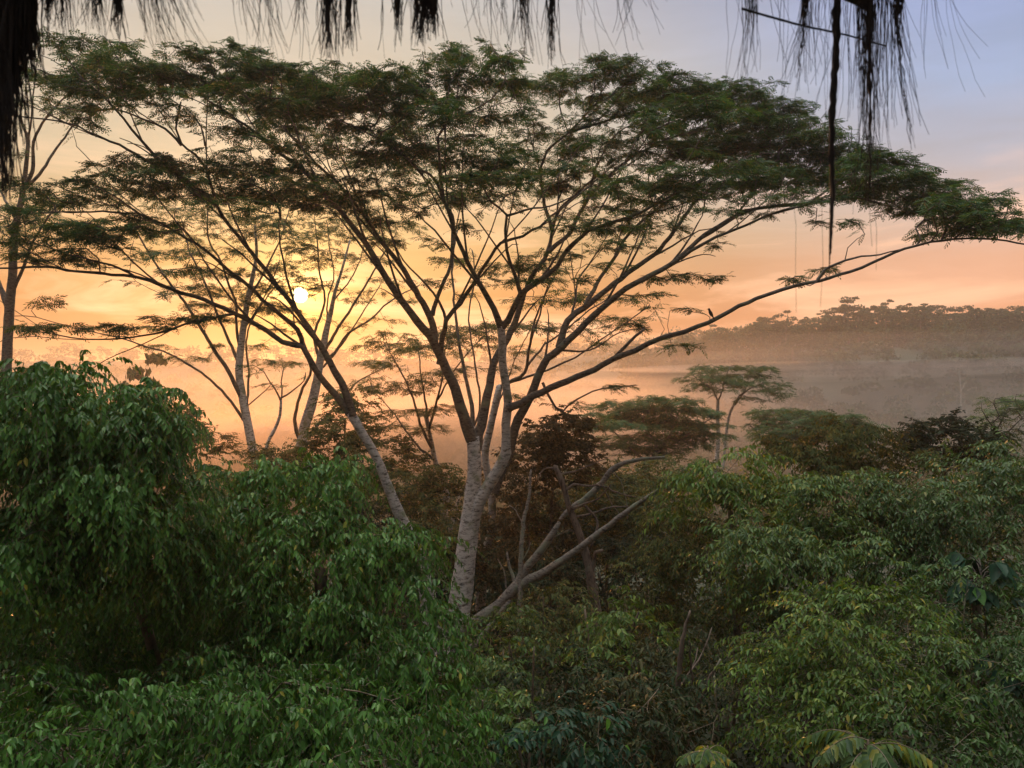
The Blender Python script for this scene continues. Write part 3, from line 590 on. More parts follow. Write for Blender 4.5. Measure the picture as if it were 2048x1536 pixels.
# thin pale tree right behind the stems
umbrella_tree('umbrella_tree', 'thin pale double-trunked umbrella tree directly behind the main trunk, with wispy layers', 'tree', 30.0,
 [([(958, 1260, 11), (963, 1191, 10), (966, 1141, 9), (976, 1085, 8.5), (985, 1060, 8), (982, 980, 8), (970, 915, 7.5), (978, 867, 7), (988, 823, 7), (999, 772, 6.5)], 10, 6, 0, 0), ([(962, 1200, 7), (956, 1150, 7), (954, 1094, 7), (952, 1000, 6.5), (950, 900, 6), (947, 854, 5.5)], 7, 5, 0.1, 0.4)],
 {'a': [([(947, 858), (941, 795), (927, 737), (917, 676), (908, 600), (905, 520), (915, 460)], 5, 1.5, 0.4, 2)], 'b': [([(999, 775), (1030, 760), (1050, 744), (1060, 686), (1070, 640), (1085, 600), (1100, 560)], 4.5, 1.2, 0, -1)],
  'c': [([(1052, 735), (1090, 690), (1130, 660), (1180, 620), (1240, 585)], 2.6, 1, -0.3, 1.5)], 'd': [([(999, 772), (1080, 745), (1150, 715), (1200, 680), (1260, 640), (1300, 610)], 2.8, 1, 0, 1)],
  'e': [([(1062, 680), (1080, 628), (1090, 590), (1110, 550), (1125, 520)], 2.4, 1, -0.3, 0.6)], 'f': [([(947, 854), (960, 800), (938, 640), (950, 560), (945, 500)], 2.4, 1.2, 0.4, 1)]},
 [(1090, 600, 75, 13), (1165, 590, 65, 12), (1250, 640, 55, 10), (1130, 660, 65, 11), (1270, 600, 50, 9), (1065, 555, 55, 12), (1200, 640, 50, 9), (1110, 540, 50, 10), (920, 520, 60, 14), (1190, 690, 40, 7), (930, 590, 30, 8)],
 spacing=0.42, per_node=5, flen=0.38, pairs=4, plen=0.17, pw=0.04, group=G_BEHIND)

G_MID = 'umbrella trees farther down the slope'
def stand(Y0, label, trunk, limbs, pads, **k):
    umbrella_tree('umbrella_tree', label, 'tree', Y0, trunk, limbs, pads, spacing=k.get('sp', 0.55), per_node=6, flen=0.5, pairs=4, plen=0.24, pw=0.065, group=G_MID, jit=0.9, rtip=0.009, leaf=k.get('leaf', 'albizia'))
stand(62.0, 'distant umbrella tree with several flat tiers rising alone above the misty slope',
 [([(1430, 960, 4.5), (1436, 880, 4), (1435, 830, 3.4), (1436, 800, 3)], 4, 3, 0, 0), ([(1445, 940, 3), (1457, 837, 2.6), (1478, 792, 2)], 3, 2, 0.2, 1)],
 {'a': [([(1436, 802), (1425, 780), (1405, 765), (1385, 750)], 1.8, 0.8, 0, -1.5)], 'b': [([(1436, 802), (1445, 780), (1450, 755), (1460, 735)], 1.8, 0.8, 0, 1.5)], 'c': [([(1478, 792), (1505, 775), (1535, 765), (1560, 770)], 1.8, 0.8, 1, 0)], 'd': [([(1470, 810), (1490, 780), (1500, 750), (1515, 740)], 1.6, 0.8, 0.8, 2)]},
 [(1465, 735, 75, 7), (1400, 752, 42, 6), (1520, 768, 55, 8), (1460, 765, 60, 8), (1525, 742, 38, 6), (1550, 790, 32, 6), (1420, 738, 40, 6), (1490, 752, 60, 8), (1400, 775, 34, 6), (1440, 760, 60, 8), (1530, 780, 50, 8), (1380, 762, 30, 6), (1500, 800, 40, 6), (1450, 780, 40, 6)], sp=0.72)
stand(54.0, 'wide dull-green umbrella tree, broad crown just above the bushes, nearest the fallen limb',
 [([(1268, 990, 6), (1282, 966, 5.5), (1300, 925, 5), (1318, 900, 4)], 6, 4, 0, 0)],
 {'a': [([(1300, 928), (1265, 900), (1235, 870), (1210, 845)], 3, 1, 0, -1.5)], 'b': [([(1318, 902), (1300, 870), (1280, 830), (1262, 810)], 2.6, 1, 0, 1.5)], 'c': [([(1318, 902), (1340, 870), (1355, 830), (1365, 812)], 2.6, 1, 0, -1)], 'd': [([(1316, 904), (1360, 880), (1400, 850), (1425, 835)], 2.6, 1, 0, 1)]},
 [(1255, 808, 80, 9), (1335, 800, 65, 8), (1300, 838, 100, 13), (1395, 826, 60, 10), (1225, 850, 65, 11), (1320, 875, 95, 13), (1262, 895, 60, 10), (1400, 868, 60, 12), (1190, 830, 40, 8), (1355, 850, 70, 10), (1300, 800, 50, 8), (1280, 822, 80, 10), (1360, 818, 70, 10), (1180, 855, 50, 8), (1420, 850, 40, 9), (1230, 880, 60, 10), (1370, 890, 60, 10), (1300, 905, 60, 9), (1250, 840, 70, 10), (1330, 850, 80, 10)])
stand(56.0, 'low umbrella tree with a sloping domed crown, right of the tiered one',
 [([(1520, 960, 5), (1532, 900, 4.5), (1560, 855, 3.6)], 5, 3, 0, 0)],
 {'a': [([(1545, 880), (1560, 850), (1575, 830), (1590, 822)], 2.2, 0.9, 0, 1)], 'b': [([(1555, 862), (1600, 850), (1640, 845), (1690, 850)], 2.2, 0.9, 0, -1)], 'c': [([(1536, 895), (1520, 870), (1500, 850)], 2, 0.9, 0, 1)]},
 [(1570, 824, 75, 8), (1650, 830, 70, 9), (1620, 850, 95, 12), (1540, 850, 50, 10), (1700, 850, 60, 9), (1660, 868, 80, 12), (1590, 875, 70, 12), (1740, 862, 40, 7), (1600, 832, 70, 9), (1680, 842, 60, 9), (1550, 868, 60, 10), (1640, 862, 80, 10), (1530, 835, 40, 7)])
umbrella_tree('umbrella_tree', 'bright green loose-crowned tree rising at the right edge above the bushes', 'tree', 27.0,
 [([(1995, 960, 4), (2000, 900, 3.5), (1992, 865, 3), (1985, 840, 2.4)], 4, 2, 0, 0)],
 {'a': [([(1990, 860), (1975, 838), (1965, 820)], 2, 0.9, 0, -0.5)], 'b': [([(1992, 865), (2010, 830), (2020, 805)], 2, 0.9, 0, 0.5)], 'c': [([(1998, 885), (2030, 850), (2050, 830)], 2, 0.9, 0, -0.3)]},
 [(2000, 800, 48, 11), (2030, 818, 40, 12), (1978, 832, 36, 9), (2045, 845, 36, 10), (1995, 822, 40, 10), (2060, 800, 40, 14), (1965, 850, 22, 6), (2030, 870, 36, 9)],
 spacing=0.27, per_node=6, flen=0.32, pairs=4, plen=0.14, pw=0.04, group=G_MID, leaf='bush', jit=0.5)

# ------------------------------------------------------------------ broad-leaved trees and bushes
def leafy(name, label, cat, lobes, leaf, bark, L=0.10, W=0.05, dens=4.5, ns=7, nl=14, slen=0.6, droop=0.8, pitch=0.35, hang=0.75, base=None, trunk_r=0.12, group=None, front=0.72, inner=0.14, stems=1, clump=0.12, face_up=0.4):
    """lobes: (px, py, Y, half width px, half height px, half depth m). Crown = drooping leafy sprays in clumps on the lobes."""
    cs = []; ns_out = []
    for px, py, Y, hw, hh, hd in lobes:
        c = P(px, py, Y); R = np.array([hw * Y / F, hd, hh * Y / F])
        area = 4 * math.pi * ((R[0] * R[1]) ** 1.6 / 3 + (R[0] * R[2]) ** 1.6 / 3 + (R[1] * R[2]) ** 1.6 / 3) ** (1 / 1.6)
        n = int(area * dens)
        d = unit(rng.normal(0, 1, (int(n * 2.2), 3)))
        keep = rng.uniform(0, 1, len(d)) < np.where(d[:, 1] < 0.25, front, 1 - front) * np.where(d[:, 2] < -0.5, 0.55, 1)
        d = d[keep][:n]
        u = np.where(rng.uniform(0, 1, len(d)) < inner, rng.uniform(0.3, 0.65, len(d)), rng.uniform(0.80, 1.16, len(d)))
        cs.append(c + d * R * u[:, None]); ns_out.append(unit(d / R))
    cs = np.concatenate(cs); no = np.concatenate(ns_out)
    cen = np.mean([P(l[0], l[1], l[2]) for l in lobes], 0)
    if base is None: base = (cen[0], cen[1] + 0.3)
    g = np.array([base[0], base[1], float(ground_z(base[0], base[1]))])
    root = thing(name, label, cat, g, group)
    # wood
    mb = MB(); tn = []; tt = []
    for k in range(stems):
        top = cen + (rng.normal(0, 0.35, 3) * (stems > 1))
        s0 = g + np.array([rng.normal(0, 0.12) * (stems > 1), rng.normal(0, 0.1) * (stems > 1), -0.3])
        mid = 0.5 * (s0 + top) + rng.normal(0, 0.18, 3)
        a = catmull(np.array([s0, mid, top]), 0.25)
        tube(mb, a, np.linspace(trunk_r, trunk_r * 0.45, len(a)), 8, rough=0.05)
        tn.append(a[len(a) // 3:]); tt.append(unit(np.gradient(a, axis=0))[len(a) // 3:])
    mb.build('trunk', M[bark], root, True)
    nodes = np.concatenate(tn); ntan = np.concatenate(tt)
    par, order = grow(nodes, np.linalg.norm(nodes - nodes[0], axis=1), cs, 0.4)
    rad = grow_radii(len(nodes), par, order, 0.004, rmax=trunk_r * 0.5)
    mb = MB(); twig_mesh(mb, nodes, ntan, cs, par, rad); mb.build('branches', M[bark], root)
    # sprays
    N = len(cs); idx = np.repeat(np.arange(N), ns)
    st = cs[idx] + rng.normal(0, clump, (len(idx), 3)) * np.array([1, 1, 0.6])
    out = no[idx].copy(); out[:, 2] *= 0.4
    az = np.arctan2(out[:, 1], out[:, 0]) + rng.normal(0, 0.95, len(idx))
    pt = rng.normal(pitch, 0.3, len(idx))
    u = np.stack([np.cos(az) * np.cos(pt), np.sin(az) * np.cos(pt), np.sin(pt)], -1)
    sl = slen * rng.uniform(0.55, 1.2, len(idx)); dr = droop * rng.uniform(0.6, 1.3, len(idx))
    t = (np.arange(nl) + 0.6) / nl
    A = st[:, None] + u[:, None] * (sl[:, None] * t)[..., None]
    A[..., 2] -= (dr * sl)[:, None] * t ** 2
    tan = u[:, None] - np.array([0, 0, 1.0]) * (2 * dr[:, None] * t)[..., None]
    tan = unit(tan)
    side = unit(np.cross(tan, np.array([0, 0, 1.0])) + 1e-6)
    sg = np.where(np.arange(nl) % 2 == 0, 1, -1)[None, :, None]
    d = tan * 0.5 + side * sg * 0.62 + rng.normal(0, 0.22, A.shape); d[..., 2] -= hang
    nrm = np.cross(side, tan) * np.sign(np.cross(side, tan)[..., 2:3] + 1e-9)
    nrm = nrm * face_up + no[idx][:, None] * 0.6 + rng.normal(0, 0.3, A.shape)
    keep = rng.uniform(0, 1, A.shape[:2]) < 0.93
    sz = (rng.uniform(0.6, 1.2, A.shape[:2]) * (0.75 + 0.5 * np.sin(np.pi * (0.15 + 0.8 * t)))[None])[keep]
    mb = MB(); leaves(mb, A[keep], d[keep], nrm[keep], L * sz, W * sz)
    # twig along each spray
    pa = np.stack([st, A[:, nl // 2], A[:, -1]], 1)
    crown = mb.build('crown', M[leaf], root)
    mb = MB(); segs(mb, pa[:, 0], pa[:, 1], np.full(len(pa), 0.0035), np.full(len(pa), 0.0025), 3); segs(mb, pa[:, 1], pa[:, 2], np.full(len(pa), 0.0025), np.full(len(pa), 0.0015), 3)
    mb.build('twigs', M[bark], root)
    return root

FG = dict(leaf='fig', bark='bark_brown', L=0.066, W=0.029, droop=1.0, hang=0.9, slen=0.50)
leafy('weeping_fig', 'tall dark weeping fig at the left, its drooping glossy sprays reaching above the horizon', 'tree',
 [(150, 785, 8.0, 110, 60, 0.8), (40, 790, 8.2, 70, 50, 0.8), (215, 850, 8.0, 100, 70, 0.8), (345, 838, 7.9, 30, 26, 0.3), (300, 860, 7.9, 50, 40, 0.4), (80, 950, 7.6, 110, 110, 0.8), (240, 960, 7.9, 120, 80, 0.8), (20, 1090, 7.4, 90, 100, 0.7), (330, 1060, 8.2, 80, 80, 0.6), (150, 1080, 8.3, 90, 70, 0.6), (160, 900, 8.8, 150, 80, 0.5), (60, 870, 8.0, 80, 60, 0.6), (290, 980, 7.8, 75, 60, 0.4), (230, 1090, 7.9, 90, 75, 0.4), (340, 1120, 8.4, 80, 60, 0.4),
  (120, 1220, 9.6, 140, 110, 0.7), (330, 1230, 9.8, 140, 120, 0.7), (500, 1260, 9.8, 100, 100, 0.7)],
 base=(-3.6, 10.2), trunk_r=0.10, dens=4.2, ns=14, nl=19, **FG)
leafy('weeping_fig', 'mounded weeping fig before the leaning pale stem, covering the foot of the main trunk', 'tree',
 [(600, 985, 9.2, 90, 50, 0.8), (440, 935, 9.4, 12, 24, 0.25), (540, 940, 9.3, 35, 25, 0.3), (690, 965, 9.4, 40, 35, 0.4), (735, 1085, 9.0, 85, 65, 0.7), (800, 1170, 8.8, 75, 100, 0.7), (630, 1120, 8.6, 100, 80, 0.8), (480, 1070, 8.8, 80, 70, 0.7), (845, 1290, 8.4, 60, 80, 0.5), (700, 1250, 8.7, 90, 70, 0.6), (400, 1150, 9.0, 60, 50, 0.6), (580, 1200, 8.9, 70, 50, 0.6), (640, 1050, 8.7, 80, 55, 0.4), (600, 1190, 8.3, 90, 70, 0.4), (740, 1250, 8.1, 75, 70, 0.4), (880, 1370, 7.8, 50, 60, 0.4), (780, 1340, 7.7, 90, 60, 0.4), (520, 1290, 8.0, 90, 45, 0.4)],
 base=(-2.2, 9.6), trunk_r=0.16, dens=4.2, ns=14, nl=19, **FG)
leafy('weeping_fig', 'low weeping fig branches spreading along the bottom left corner, nearest of the figs', 'tree',
 [(80, 1450, 6.3, 110, 70, 0.6), (290, 1425, 6.5, 130, 55, 0.6), (510, 1440, 6.5, 130, 60, 0.6), (700, 1430, 6.8, 100, 80, 0.6), (860, 1430, 7.2, 70, 65, 0.5), (60, 1385, 7.4, 90, 50, 0.5), (220, 1380, 7.6, 110, 50, 0.5), (400, 1385, 7.6, 110, 50, 0.5), (570, 1380, 7.8, 100, 50, 0.5), (640, 1560, 6.0, 220, 60, 0.5), (250, 1560, 5.9, 230, 60, 0.5), (960, 1460, 7.4, 20, 30, 0.2)],
 base=(-2.0, 7.4), trunk_r=0.12, dens=4.6, ns=14, nl=19, **FG)

BG = dict(bark='bark_brown', droop=0.6, hang=0.6, slen=0.7)
def bush(label, lobes, leaf='bush', name='broadleaf_tree', cat='tree', **k):
    a = dict(BG); a.update(k)
    lobes = [(x, y, Y, max(25, w - 34), max(20, h - 22), d) for x, y, Y, w, h, d in lobes]
    return leafy(name, label, cat, lobes, leaf, group='broadleaf trees on the right slope', **a)
bush('tree with long drooping light-green leaves, topmost of the clump below the tiered umbrella tree',
 [(1450, 945, 15, 95, 70, 1.0), (1400, 990, 15, 80, 70, 0.9), (1520, 985, 15.2, 80, 70, 0.9)], L=0.13, W=0.046, dens=2.4, ns=10, nl=13, trunk_r=0.1, leaf='bush_fresh')
bush('dull-green rounded tree with a high broad top, right of the tiered umbrella tree',
 [(1640, 895, 22, 110, 55, 1.6), (1710, 875, 22.5, 90, 55, 1.3), (1780, 915, 22, 80, 55, 1.3), (1590, 940, 21, 90, 55, 1.3), (1690, 950, 21, 90, 50, 1.2)], leaf='olive', L=0.12, W=0.05, dens=1.7, ns=12, nl=13, slen=0.8)
bush('big mixed-green tree filling the centre of the right-hand thicket, flecked with yellow leaves',
 [(1580, 1050, 13.5, 120, 100, 1.2), (1680, 1010, 13.8, 110, 80, 1.1), (1500, 1110, 13.2, 110, 100, 1.0), (1620, 1170, 12.8, 140, 110, 1.1), (1740, 1110, 13, 110, 110, 1.0)], L=0.088, W=0.035, dens=2.5, ns=13, nl=15, trunk_r=0.14)
bush('dense green tree leaning over the right side below the dark round crown',
 [(1860, 1010, 13, 110, 80, 1.1), (1800, 1000, 13.5, 90, 60, 0.9), (1960, 960, 13.2, 100, 80, 1.0), (2040, 950, 13.4, 70, 80, 0.9), (1900, 1120, 12.4, 120, 100, 1.0), (2030, 1060, 12.6, 90, 110, 0.9)], L=0.082, W=0.034, dens=2.5, ns=13, nl=15, trunk_r=0.13, leaf='bush_deep')
bush('bushy tree with small brown-tinged leaves at the left flank of the right-hand thicket',
 [(1350, 1090, 16, 90, 90, 1.1), (1400, 1170, 15.5, 110, 100, 1.1), (1310, 1180, 15.8, 80, 90, 0.9), (1340, 1010, 16.4, 60, 60, 0.8)], leaf='olive', L=0.075, W=0.031, dens=2.6, ns=13, nl=15, slen=0.6, trunk_r=0.1)
bush('light-green bush with arching tips in front of the broken dead trunk',
 [(1235, 1235, 14.5, 70, 50, 0.8), (1190, 1290, 14.2, 80, 60, 0.8), (1290, 1290, 14, 90, 70, 0.8)], name='bush', cat='bush', L=0.11, W=0.045, dens=3.2, ns=7, nl=12, stems=3, trunk_r=0.04, leaf='bush_fresh')
bush('lowest tree of the right-hand thicket with mid-green oval leaves above the sunlit sprig',
 [(1640, 1290, 10.5, 140, 100, 0.9), (1760, 1260, 10.5, 110, 90, 0.9), (1700, 1390, 9.8, 160, 100, 0.8), (1560, 1400, 10, 110, 90, 0.8), (1840, 1370, 9.8, 110, 100, 0.8)], L=0.074, W=0.032, dens=3.2, ns=13, nl=15, trunk_r=0.09, leaf='bush_fresh')
bush('shaded tree in the bottom right corner behind the large-leaved shrub',
 [(1950, 1230, 10.5, 110, 110, 0.9), (1960, 1400, 9, 120, 110, 0.8), (1850, 1480, 8.6, 120, 80, 0.7), (2040, 1310, 9.5, 80, 110, 0.8)], leaf='bush_deep', L=0.070, W=0.031, dens=3.2, ns=13, nl=15, trunk_r=0.09)
bush('twiggy dark shrub showing bare crooked stems at the foot of the thicket',
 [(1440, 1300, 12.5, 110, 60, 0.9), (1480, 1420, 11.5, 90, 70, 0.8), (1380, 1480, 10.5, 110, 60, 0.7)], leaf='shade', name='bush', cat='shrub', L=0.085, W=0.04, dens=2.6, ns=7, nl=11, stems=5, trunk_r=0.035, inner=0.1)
leafy('broadleaf_tree', 'blackish-green round-topped tree between the dull-green one and the bright one at the right edge', 'tree',
 [(1890, 880, 24, 70, 40, 1.2), (1850, 905, 24, 60, 35, 1.0), (1930, 905, 24, 60, 40, 1.0), (1885, 850, 24.2, 30, 18, 0.5)], 'darkleaf', 'bark_brown', L=0.13, W=0.06, dens=2.6, ns=8, nl=11, slen=0.5, droop=0.3, hang=0.2, group='broadleaf trees on the right slope')
leafy('broadleaf_tree', 'round brown-leaved tree with a dense dark crown just right of the forked main trunk', 'tree',
 [(1115, 880, 29, 65, 45, 1.3), (1075, 930, 29, 60, 50, 1.2), (1140, 930, 29, 55, 45, 1.1), (1100, 840, 29.3, 35, 25, 0.8)], 'brown', 'bark_brown', L=0.15, W=0.07, dens=2.4, ns=8, nl=11, slen=0.6, droop=0.3, hang=0.3, trunk_r=0.1)

G_MIX = 'dim trees filling the hollow behind the main trunk'
def dim(label, lobes, leaf='olive', **k):
    a = dict(L=0.14, W=0.065, dens=1.3, ns=11, nl=12, slen=0.8, droop=0.4, hang=0.3, trunk_r=0.1); a.update(k)
    return leafy('broadleaf_tree', label, 'tree', lobes, leaf, 'bark_brown', group=G_MIX, **a)
dim('hazy round tree behind the leaning pale stem, left of the tiered crown', [(700, 860, 36, 55, 45, 1.6), (680, 810, 36.5, 40, 30, 1.2), (720, 800, 37, 35, 25, 1.0), (660, 900, 36, 50, 40, 1.4)], 'olive', dens=1.5)
dim('shadowy tree under the tiered crown between the leaning stem and the main trunk', [(800, 960, 32, 75, 55, 1.6), (860, 990, 31, 60, 60, 1.4), (770, 910, 33, 55, 35, 1.2), (840, 1080, 29, 70, 60, 1.2)], 'olive')
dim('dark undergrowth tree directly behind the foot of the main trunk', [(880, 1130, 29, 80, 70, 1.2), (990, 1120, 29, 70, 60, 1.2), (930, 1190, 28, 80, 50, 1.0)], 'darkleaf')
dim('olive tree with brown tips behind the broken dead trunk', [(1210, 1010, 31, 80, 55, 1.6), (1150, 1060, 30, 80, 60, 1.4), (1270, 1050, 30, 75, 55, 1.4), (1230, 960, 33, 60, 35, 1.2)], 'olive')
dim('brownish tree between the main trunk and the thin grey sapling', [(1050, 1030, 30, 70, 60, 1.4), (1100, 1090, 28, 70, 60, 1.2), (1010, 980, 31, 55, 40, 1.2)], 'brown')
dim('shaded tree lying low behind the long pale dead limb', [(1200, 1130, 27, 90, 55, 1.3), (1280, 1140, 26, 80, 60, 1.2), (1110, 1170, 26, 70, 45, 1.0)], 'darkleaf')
dim('feathery olive tree below the wide umbrella crown', [(1290, 960, 38, 70, 30, 1.6), (1370, 950, 40, 70, 30, 1.6), (1240, 985, 36, 60, 30, 1.4)], 'olive')
dim('orange-lit hazy bush in the mist behind the small gap of the two figs', [(455, 960, 36, 50, 30, 1.3), (500, 985, 35, 55, 35, 1.3), (420, 1000, 34, 60, 35, 1.3)], 'olive')
dim('misty bush at the foot of the slender pale tree', [(350, 850, 44, 60, 35, 1.6), (400, 900, 42, 60, 35, 1.6), (300, 870, 44, 60, 35, 1.6)], 'olive')
dim('yellow-green bush under the thin crooked tree', [(560, 930, 37, 50, 30, 1.3), (620, 935, 36, 50, 35, 1.3), (535, 915, 38, 30, 18, 0.8)], 'olive')

G_UND = 'shrubs in the dark hollow at the bottom'

def shrub(label, lobes, leaf, **k):
    a = dict(L=0.10, W=0.045, dens=3.0, ns=7, nl=11, slen=0.5, droop=0.6, hang=0.5, trunk_r=0.03, stems=3); a.update(k)
    return leafy('bush', label, 'shrub', lobes, leaf, 'bark_brown', group=G_UND, **a)
shrub('golden-brown leafy shrub below the fork of the pale dead limb', [(1110, 1220, 19, 60, 45, 0.9), (1060, 1260, 18, 60, 45, 0.8), (1150, 1260, 18.5, 55, 45, 0.8)], 'olive')
shrub('dull-green shrub hugging the right side of the trunk base', [(1010, 1270, 17, 60, 50, 0.8), (985, 1340, 15, 60, 55, 0.7)], 'bush')
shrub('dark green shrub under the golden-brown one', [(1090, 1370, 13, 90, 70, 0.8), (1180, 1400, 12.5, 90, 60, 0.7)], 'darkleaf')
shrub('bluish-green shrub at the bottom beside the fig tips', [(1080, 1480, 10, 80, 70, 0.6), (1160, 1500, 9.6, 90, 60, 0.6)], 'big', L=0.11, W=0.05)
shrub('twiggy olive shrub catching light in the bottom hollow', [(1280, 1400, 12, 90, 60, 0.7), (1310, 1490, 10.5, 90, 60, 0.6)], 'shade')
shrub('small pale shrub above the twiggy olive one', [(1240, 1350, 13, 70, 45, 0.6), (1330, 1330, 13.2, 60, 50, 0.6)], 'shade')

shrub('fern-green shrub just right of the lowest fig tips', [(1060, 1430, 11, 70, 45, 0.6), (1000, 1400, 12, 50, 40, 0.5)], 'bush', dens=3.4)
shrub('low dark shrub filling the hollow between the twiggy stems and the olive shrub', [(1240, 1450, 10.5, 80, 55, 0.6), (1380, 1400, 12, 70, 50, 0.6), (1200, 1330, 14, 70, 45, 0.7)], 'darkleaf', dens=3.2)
shrub('dark shrub in the black hollow under the tall fig', [(80, 1240, 10.8, 120, 110, 0.6), (230, 1280, 11.0, 110, 90, 0.6), (120, 1130, 11.5, 120, 80, 0.6)], 'darkleaf', dens=3.0)  # this and the next: added, their dark leaves stand in for shade
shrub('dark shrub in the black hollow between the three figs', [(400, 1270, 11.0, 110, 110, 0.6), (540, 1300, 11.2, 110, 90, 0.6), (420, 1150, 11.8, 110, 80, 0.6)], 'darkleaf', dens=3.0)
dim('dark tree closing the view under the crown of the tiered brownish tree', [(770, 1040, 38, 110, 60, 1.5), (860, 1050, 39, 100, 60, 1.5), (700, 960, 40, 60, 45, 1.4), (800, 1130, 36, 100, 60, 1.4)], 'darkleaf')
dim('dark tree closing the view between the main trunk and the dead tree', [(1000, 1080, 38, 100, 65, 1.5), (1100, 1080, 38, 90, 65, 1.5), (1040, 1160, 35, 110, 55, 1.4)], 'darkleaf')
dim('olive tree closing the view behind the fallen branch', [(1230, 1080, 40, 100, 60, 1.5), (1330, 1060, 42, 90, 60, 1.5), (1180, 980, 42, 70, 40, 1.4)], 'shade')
# ------------------------------------------------------------------ single leafy things
def big_leaf_plant(label, px, py, Y, n, L, spread):
    c = P(px, py, Y); g = np.array([c[0], c[1], float(ground_z(c[0], c[1]))])
    root = thing('large_leaved_shrub', label, 'shrub', g, 'large-leaved shrubs at the right edge')
    mb = MB(); a = catmull(np.array([g - [0, 0, 0.2], 0.5 * (g + c) + [0.15, 0, 0], c]), 0.2); tube(mb, a, np.linspace(0.02, 0.010, len(a)), 7)
    lv = MB()
    for k in range(n):
        az = rng.uniform(0, 2 * math.pi); q = c + np.array([0, 0, rng.uniform(-0.35, 0.1)])
        e = q + np.array([math.cos(az), math.sin(az), 0.3]) * rng.uniform(0.4, 1.0) * spread + [0, 0, rng.uniform(-0.25, 0.15)]
        p = catmull(np.array([q, 0.5 * (q + e) + [0, 0, 0.08], e]), 0.08); tube(mb, p, np.linspace(0.008, 0.004, len(p)), 5)
        d0 = unit(e - q)
        lo = e + 0 * d0
        for dang in (-0.75, 0, 0.75):
            ca, sa = math.cos(dang), math.sin(dang)
            dv = np.array([d0[0] * ca - d0[1] * sa, d0[0] * sa + d0[1] * ca, -0.75 + rng.normal(0, 0.15)])
            leaves(lv, lo[None], dv[None], np.array([[0.2 * rng.normal(), -0.5, 1.0]]), L * rng.uniform(0.8, 1.1), L * 0.55, 0.15, 0.18)
    mb.build('stem', M['twig'], root, True); lv.build('foliage', M['big'], root)
big_leaf_plant('dark large-leaved shrub with drooping lobed leaves at the right edge, upper of two', 1962, 1145, 10.9, 20, 0.30, 0.5)
big_leaf_plant('dark large-leaved shrub with a pale young leaf, lower of two at the right edge', 2000, 1335, 9.3, 18, 0.26, 0.45)

def sprig(label, px, py, Y, nf, flen, L):
    c = P(px, py, Y); g = np.array([c[0], c[1], float(ground_z(c[0], c[1]))])
    root = thing('sapling', label, 'plant', g, 'sunlit saplings at the bottom edge')
    mb = MB(); a = catmull(np.array([g - [0, 0, 0.2], 0.5 * (g + c) + [0.1, 0.05, 0], c]), 0.15); tube(mb, a, np.linspace(0.018, 0.008, len(a)), 7)
    lv = MB()
    for k in range(nf):
        az = 2 * math.pi * k / nf + rng.normal(0, 0.25); u = np.array([math.cos(az), math.sin(az), 0])
        fl = flen * rng.uniform(0.75, 1.15); t = np.linspace(0, 1, 12)[:, None]
        p = c - [0, 0, 0.1 * rng.uniform(0, 1)] + u * fl * t + np.array([0, 0, 1.0]) * (0.55 * t - 0.75 * t * t) * fl
        tube(mb, p, np.linspace(0.005, 0.002, 12), 5)
        s = np.array([-u[1], u[0], 0])
        tan = unit(np.gradient(p, axis=0))
        for sg in (1, -1):
            d = tan[2:] * 0.45 + s * sg * 0.8 + np.array([0, 0, -0.55]) + rng.normal(0, 0.1, (10, 3))
            leaves(lv, p[2:], d, np.tile(np.array([[0, 0, 1.0]]), (10, 1)) + u * 0.4, L * np.sin(np.linspace(0.7, 2.6, 10)) * rng.uniform(0.85, 1.1), L * 0.42, 0.2, 0.2)
        leaves(lv, p[-1:], tan[-1:], np.array([[0, 0, 1.0]]) + u * 0.5, L * 0.9, L * 0.4)
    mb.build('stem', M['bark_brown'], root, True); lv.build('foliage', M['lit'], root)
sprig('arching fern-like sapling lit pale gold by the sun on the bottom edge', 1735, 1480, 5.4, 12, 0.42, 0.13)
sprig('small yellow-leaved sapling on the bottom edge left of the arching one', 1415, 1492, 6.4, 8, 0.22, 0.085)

def poles(name, label, cat, Y0, lst, mat, part, group=None):
    a0 = to3(lst[0][0], Y0, lst[0][3], lst[0][4], lst[0][1], lst[0][2])
    b = a0[0][:3]; root = thing(name, label, cat, (b[0], b[1], min(b[2], float(ground_z(b[0], b[1])))), group)
    for k, (p, r0, r1, d0, d1) in enumerate(lst):
        mb = MB(); a = to3(p, Y0, d0, d1, r0, r1, step=0.15); tube(mb, a[:, :3] + rng.normal(0, 0.008, (len(a), 3)), a[:, 3], 9, rough=0.06)
        mb.build('trunk' if k == 0 else part, M[mat], root, True)
    return root
poles('dead_tree', 'broken dark dead tree with curling bare branches behind the pale fallen limb', 'dead tree', 23.0,
 [([(1196, 1270, 13), (1188, 1197, 11), (1179, 1141, 9), (1168, 1097, 7.5), (1154, 1054, 7), (1141, 1022, 6.5), (1132, 991, 5.5), (1119, 951, 5.5), (1110, 932, 5)], 11, 5, 0, 0),
  ([(1132, 982), (1147, 969), (1172, 972), (1204, 972), (1235, 985), (1272, 995)], 3, 1, 0, -0.5), ([(1151, 1035), (1188, 1026), (1219, 1015), (1257, 1013)], 3, 1.6, 0, 0.5),
  ([(1143, 1018), (1166, 1010), (1185, 1029), (1196, 1044), (1191, 1066), (1181, 1094)], 3, 2.4, -0.1, -0.3), ([(1143, 1016), (1170, 1008), (1197, 997), (1222, 970)], 2.6, 1.3, 0, -0.8),
  ([(1181, 1150), (1187, 1130), (1191, 1104), (1205, 1100)], 5, 3, 0, -0.2), ([(1112, 938), (1095, 935), (1082, 944), (1075, 962)], 2.4, 1, 0, -0.4), ([(1120, 948), (1150, 943), (1180, 930), (1215, 915)], 2, 0.8, 0, 0.6), ([(1165, 1080), (1140, 1060), (1110, 1075)], 1.6, 0.8, 0, 0.3)], 'dead_wood', 'branch')
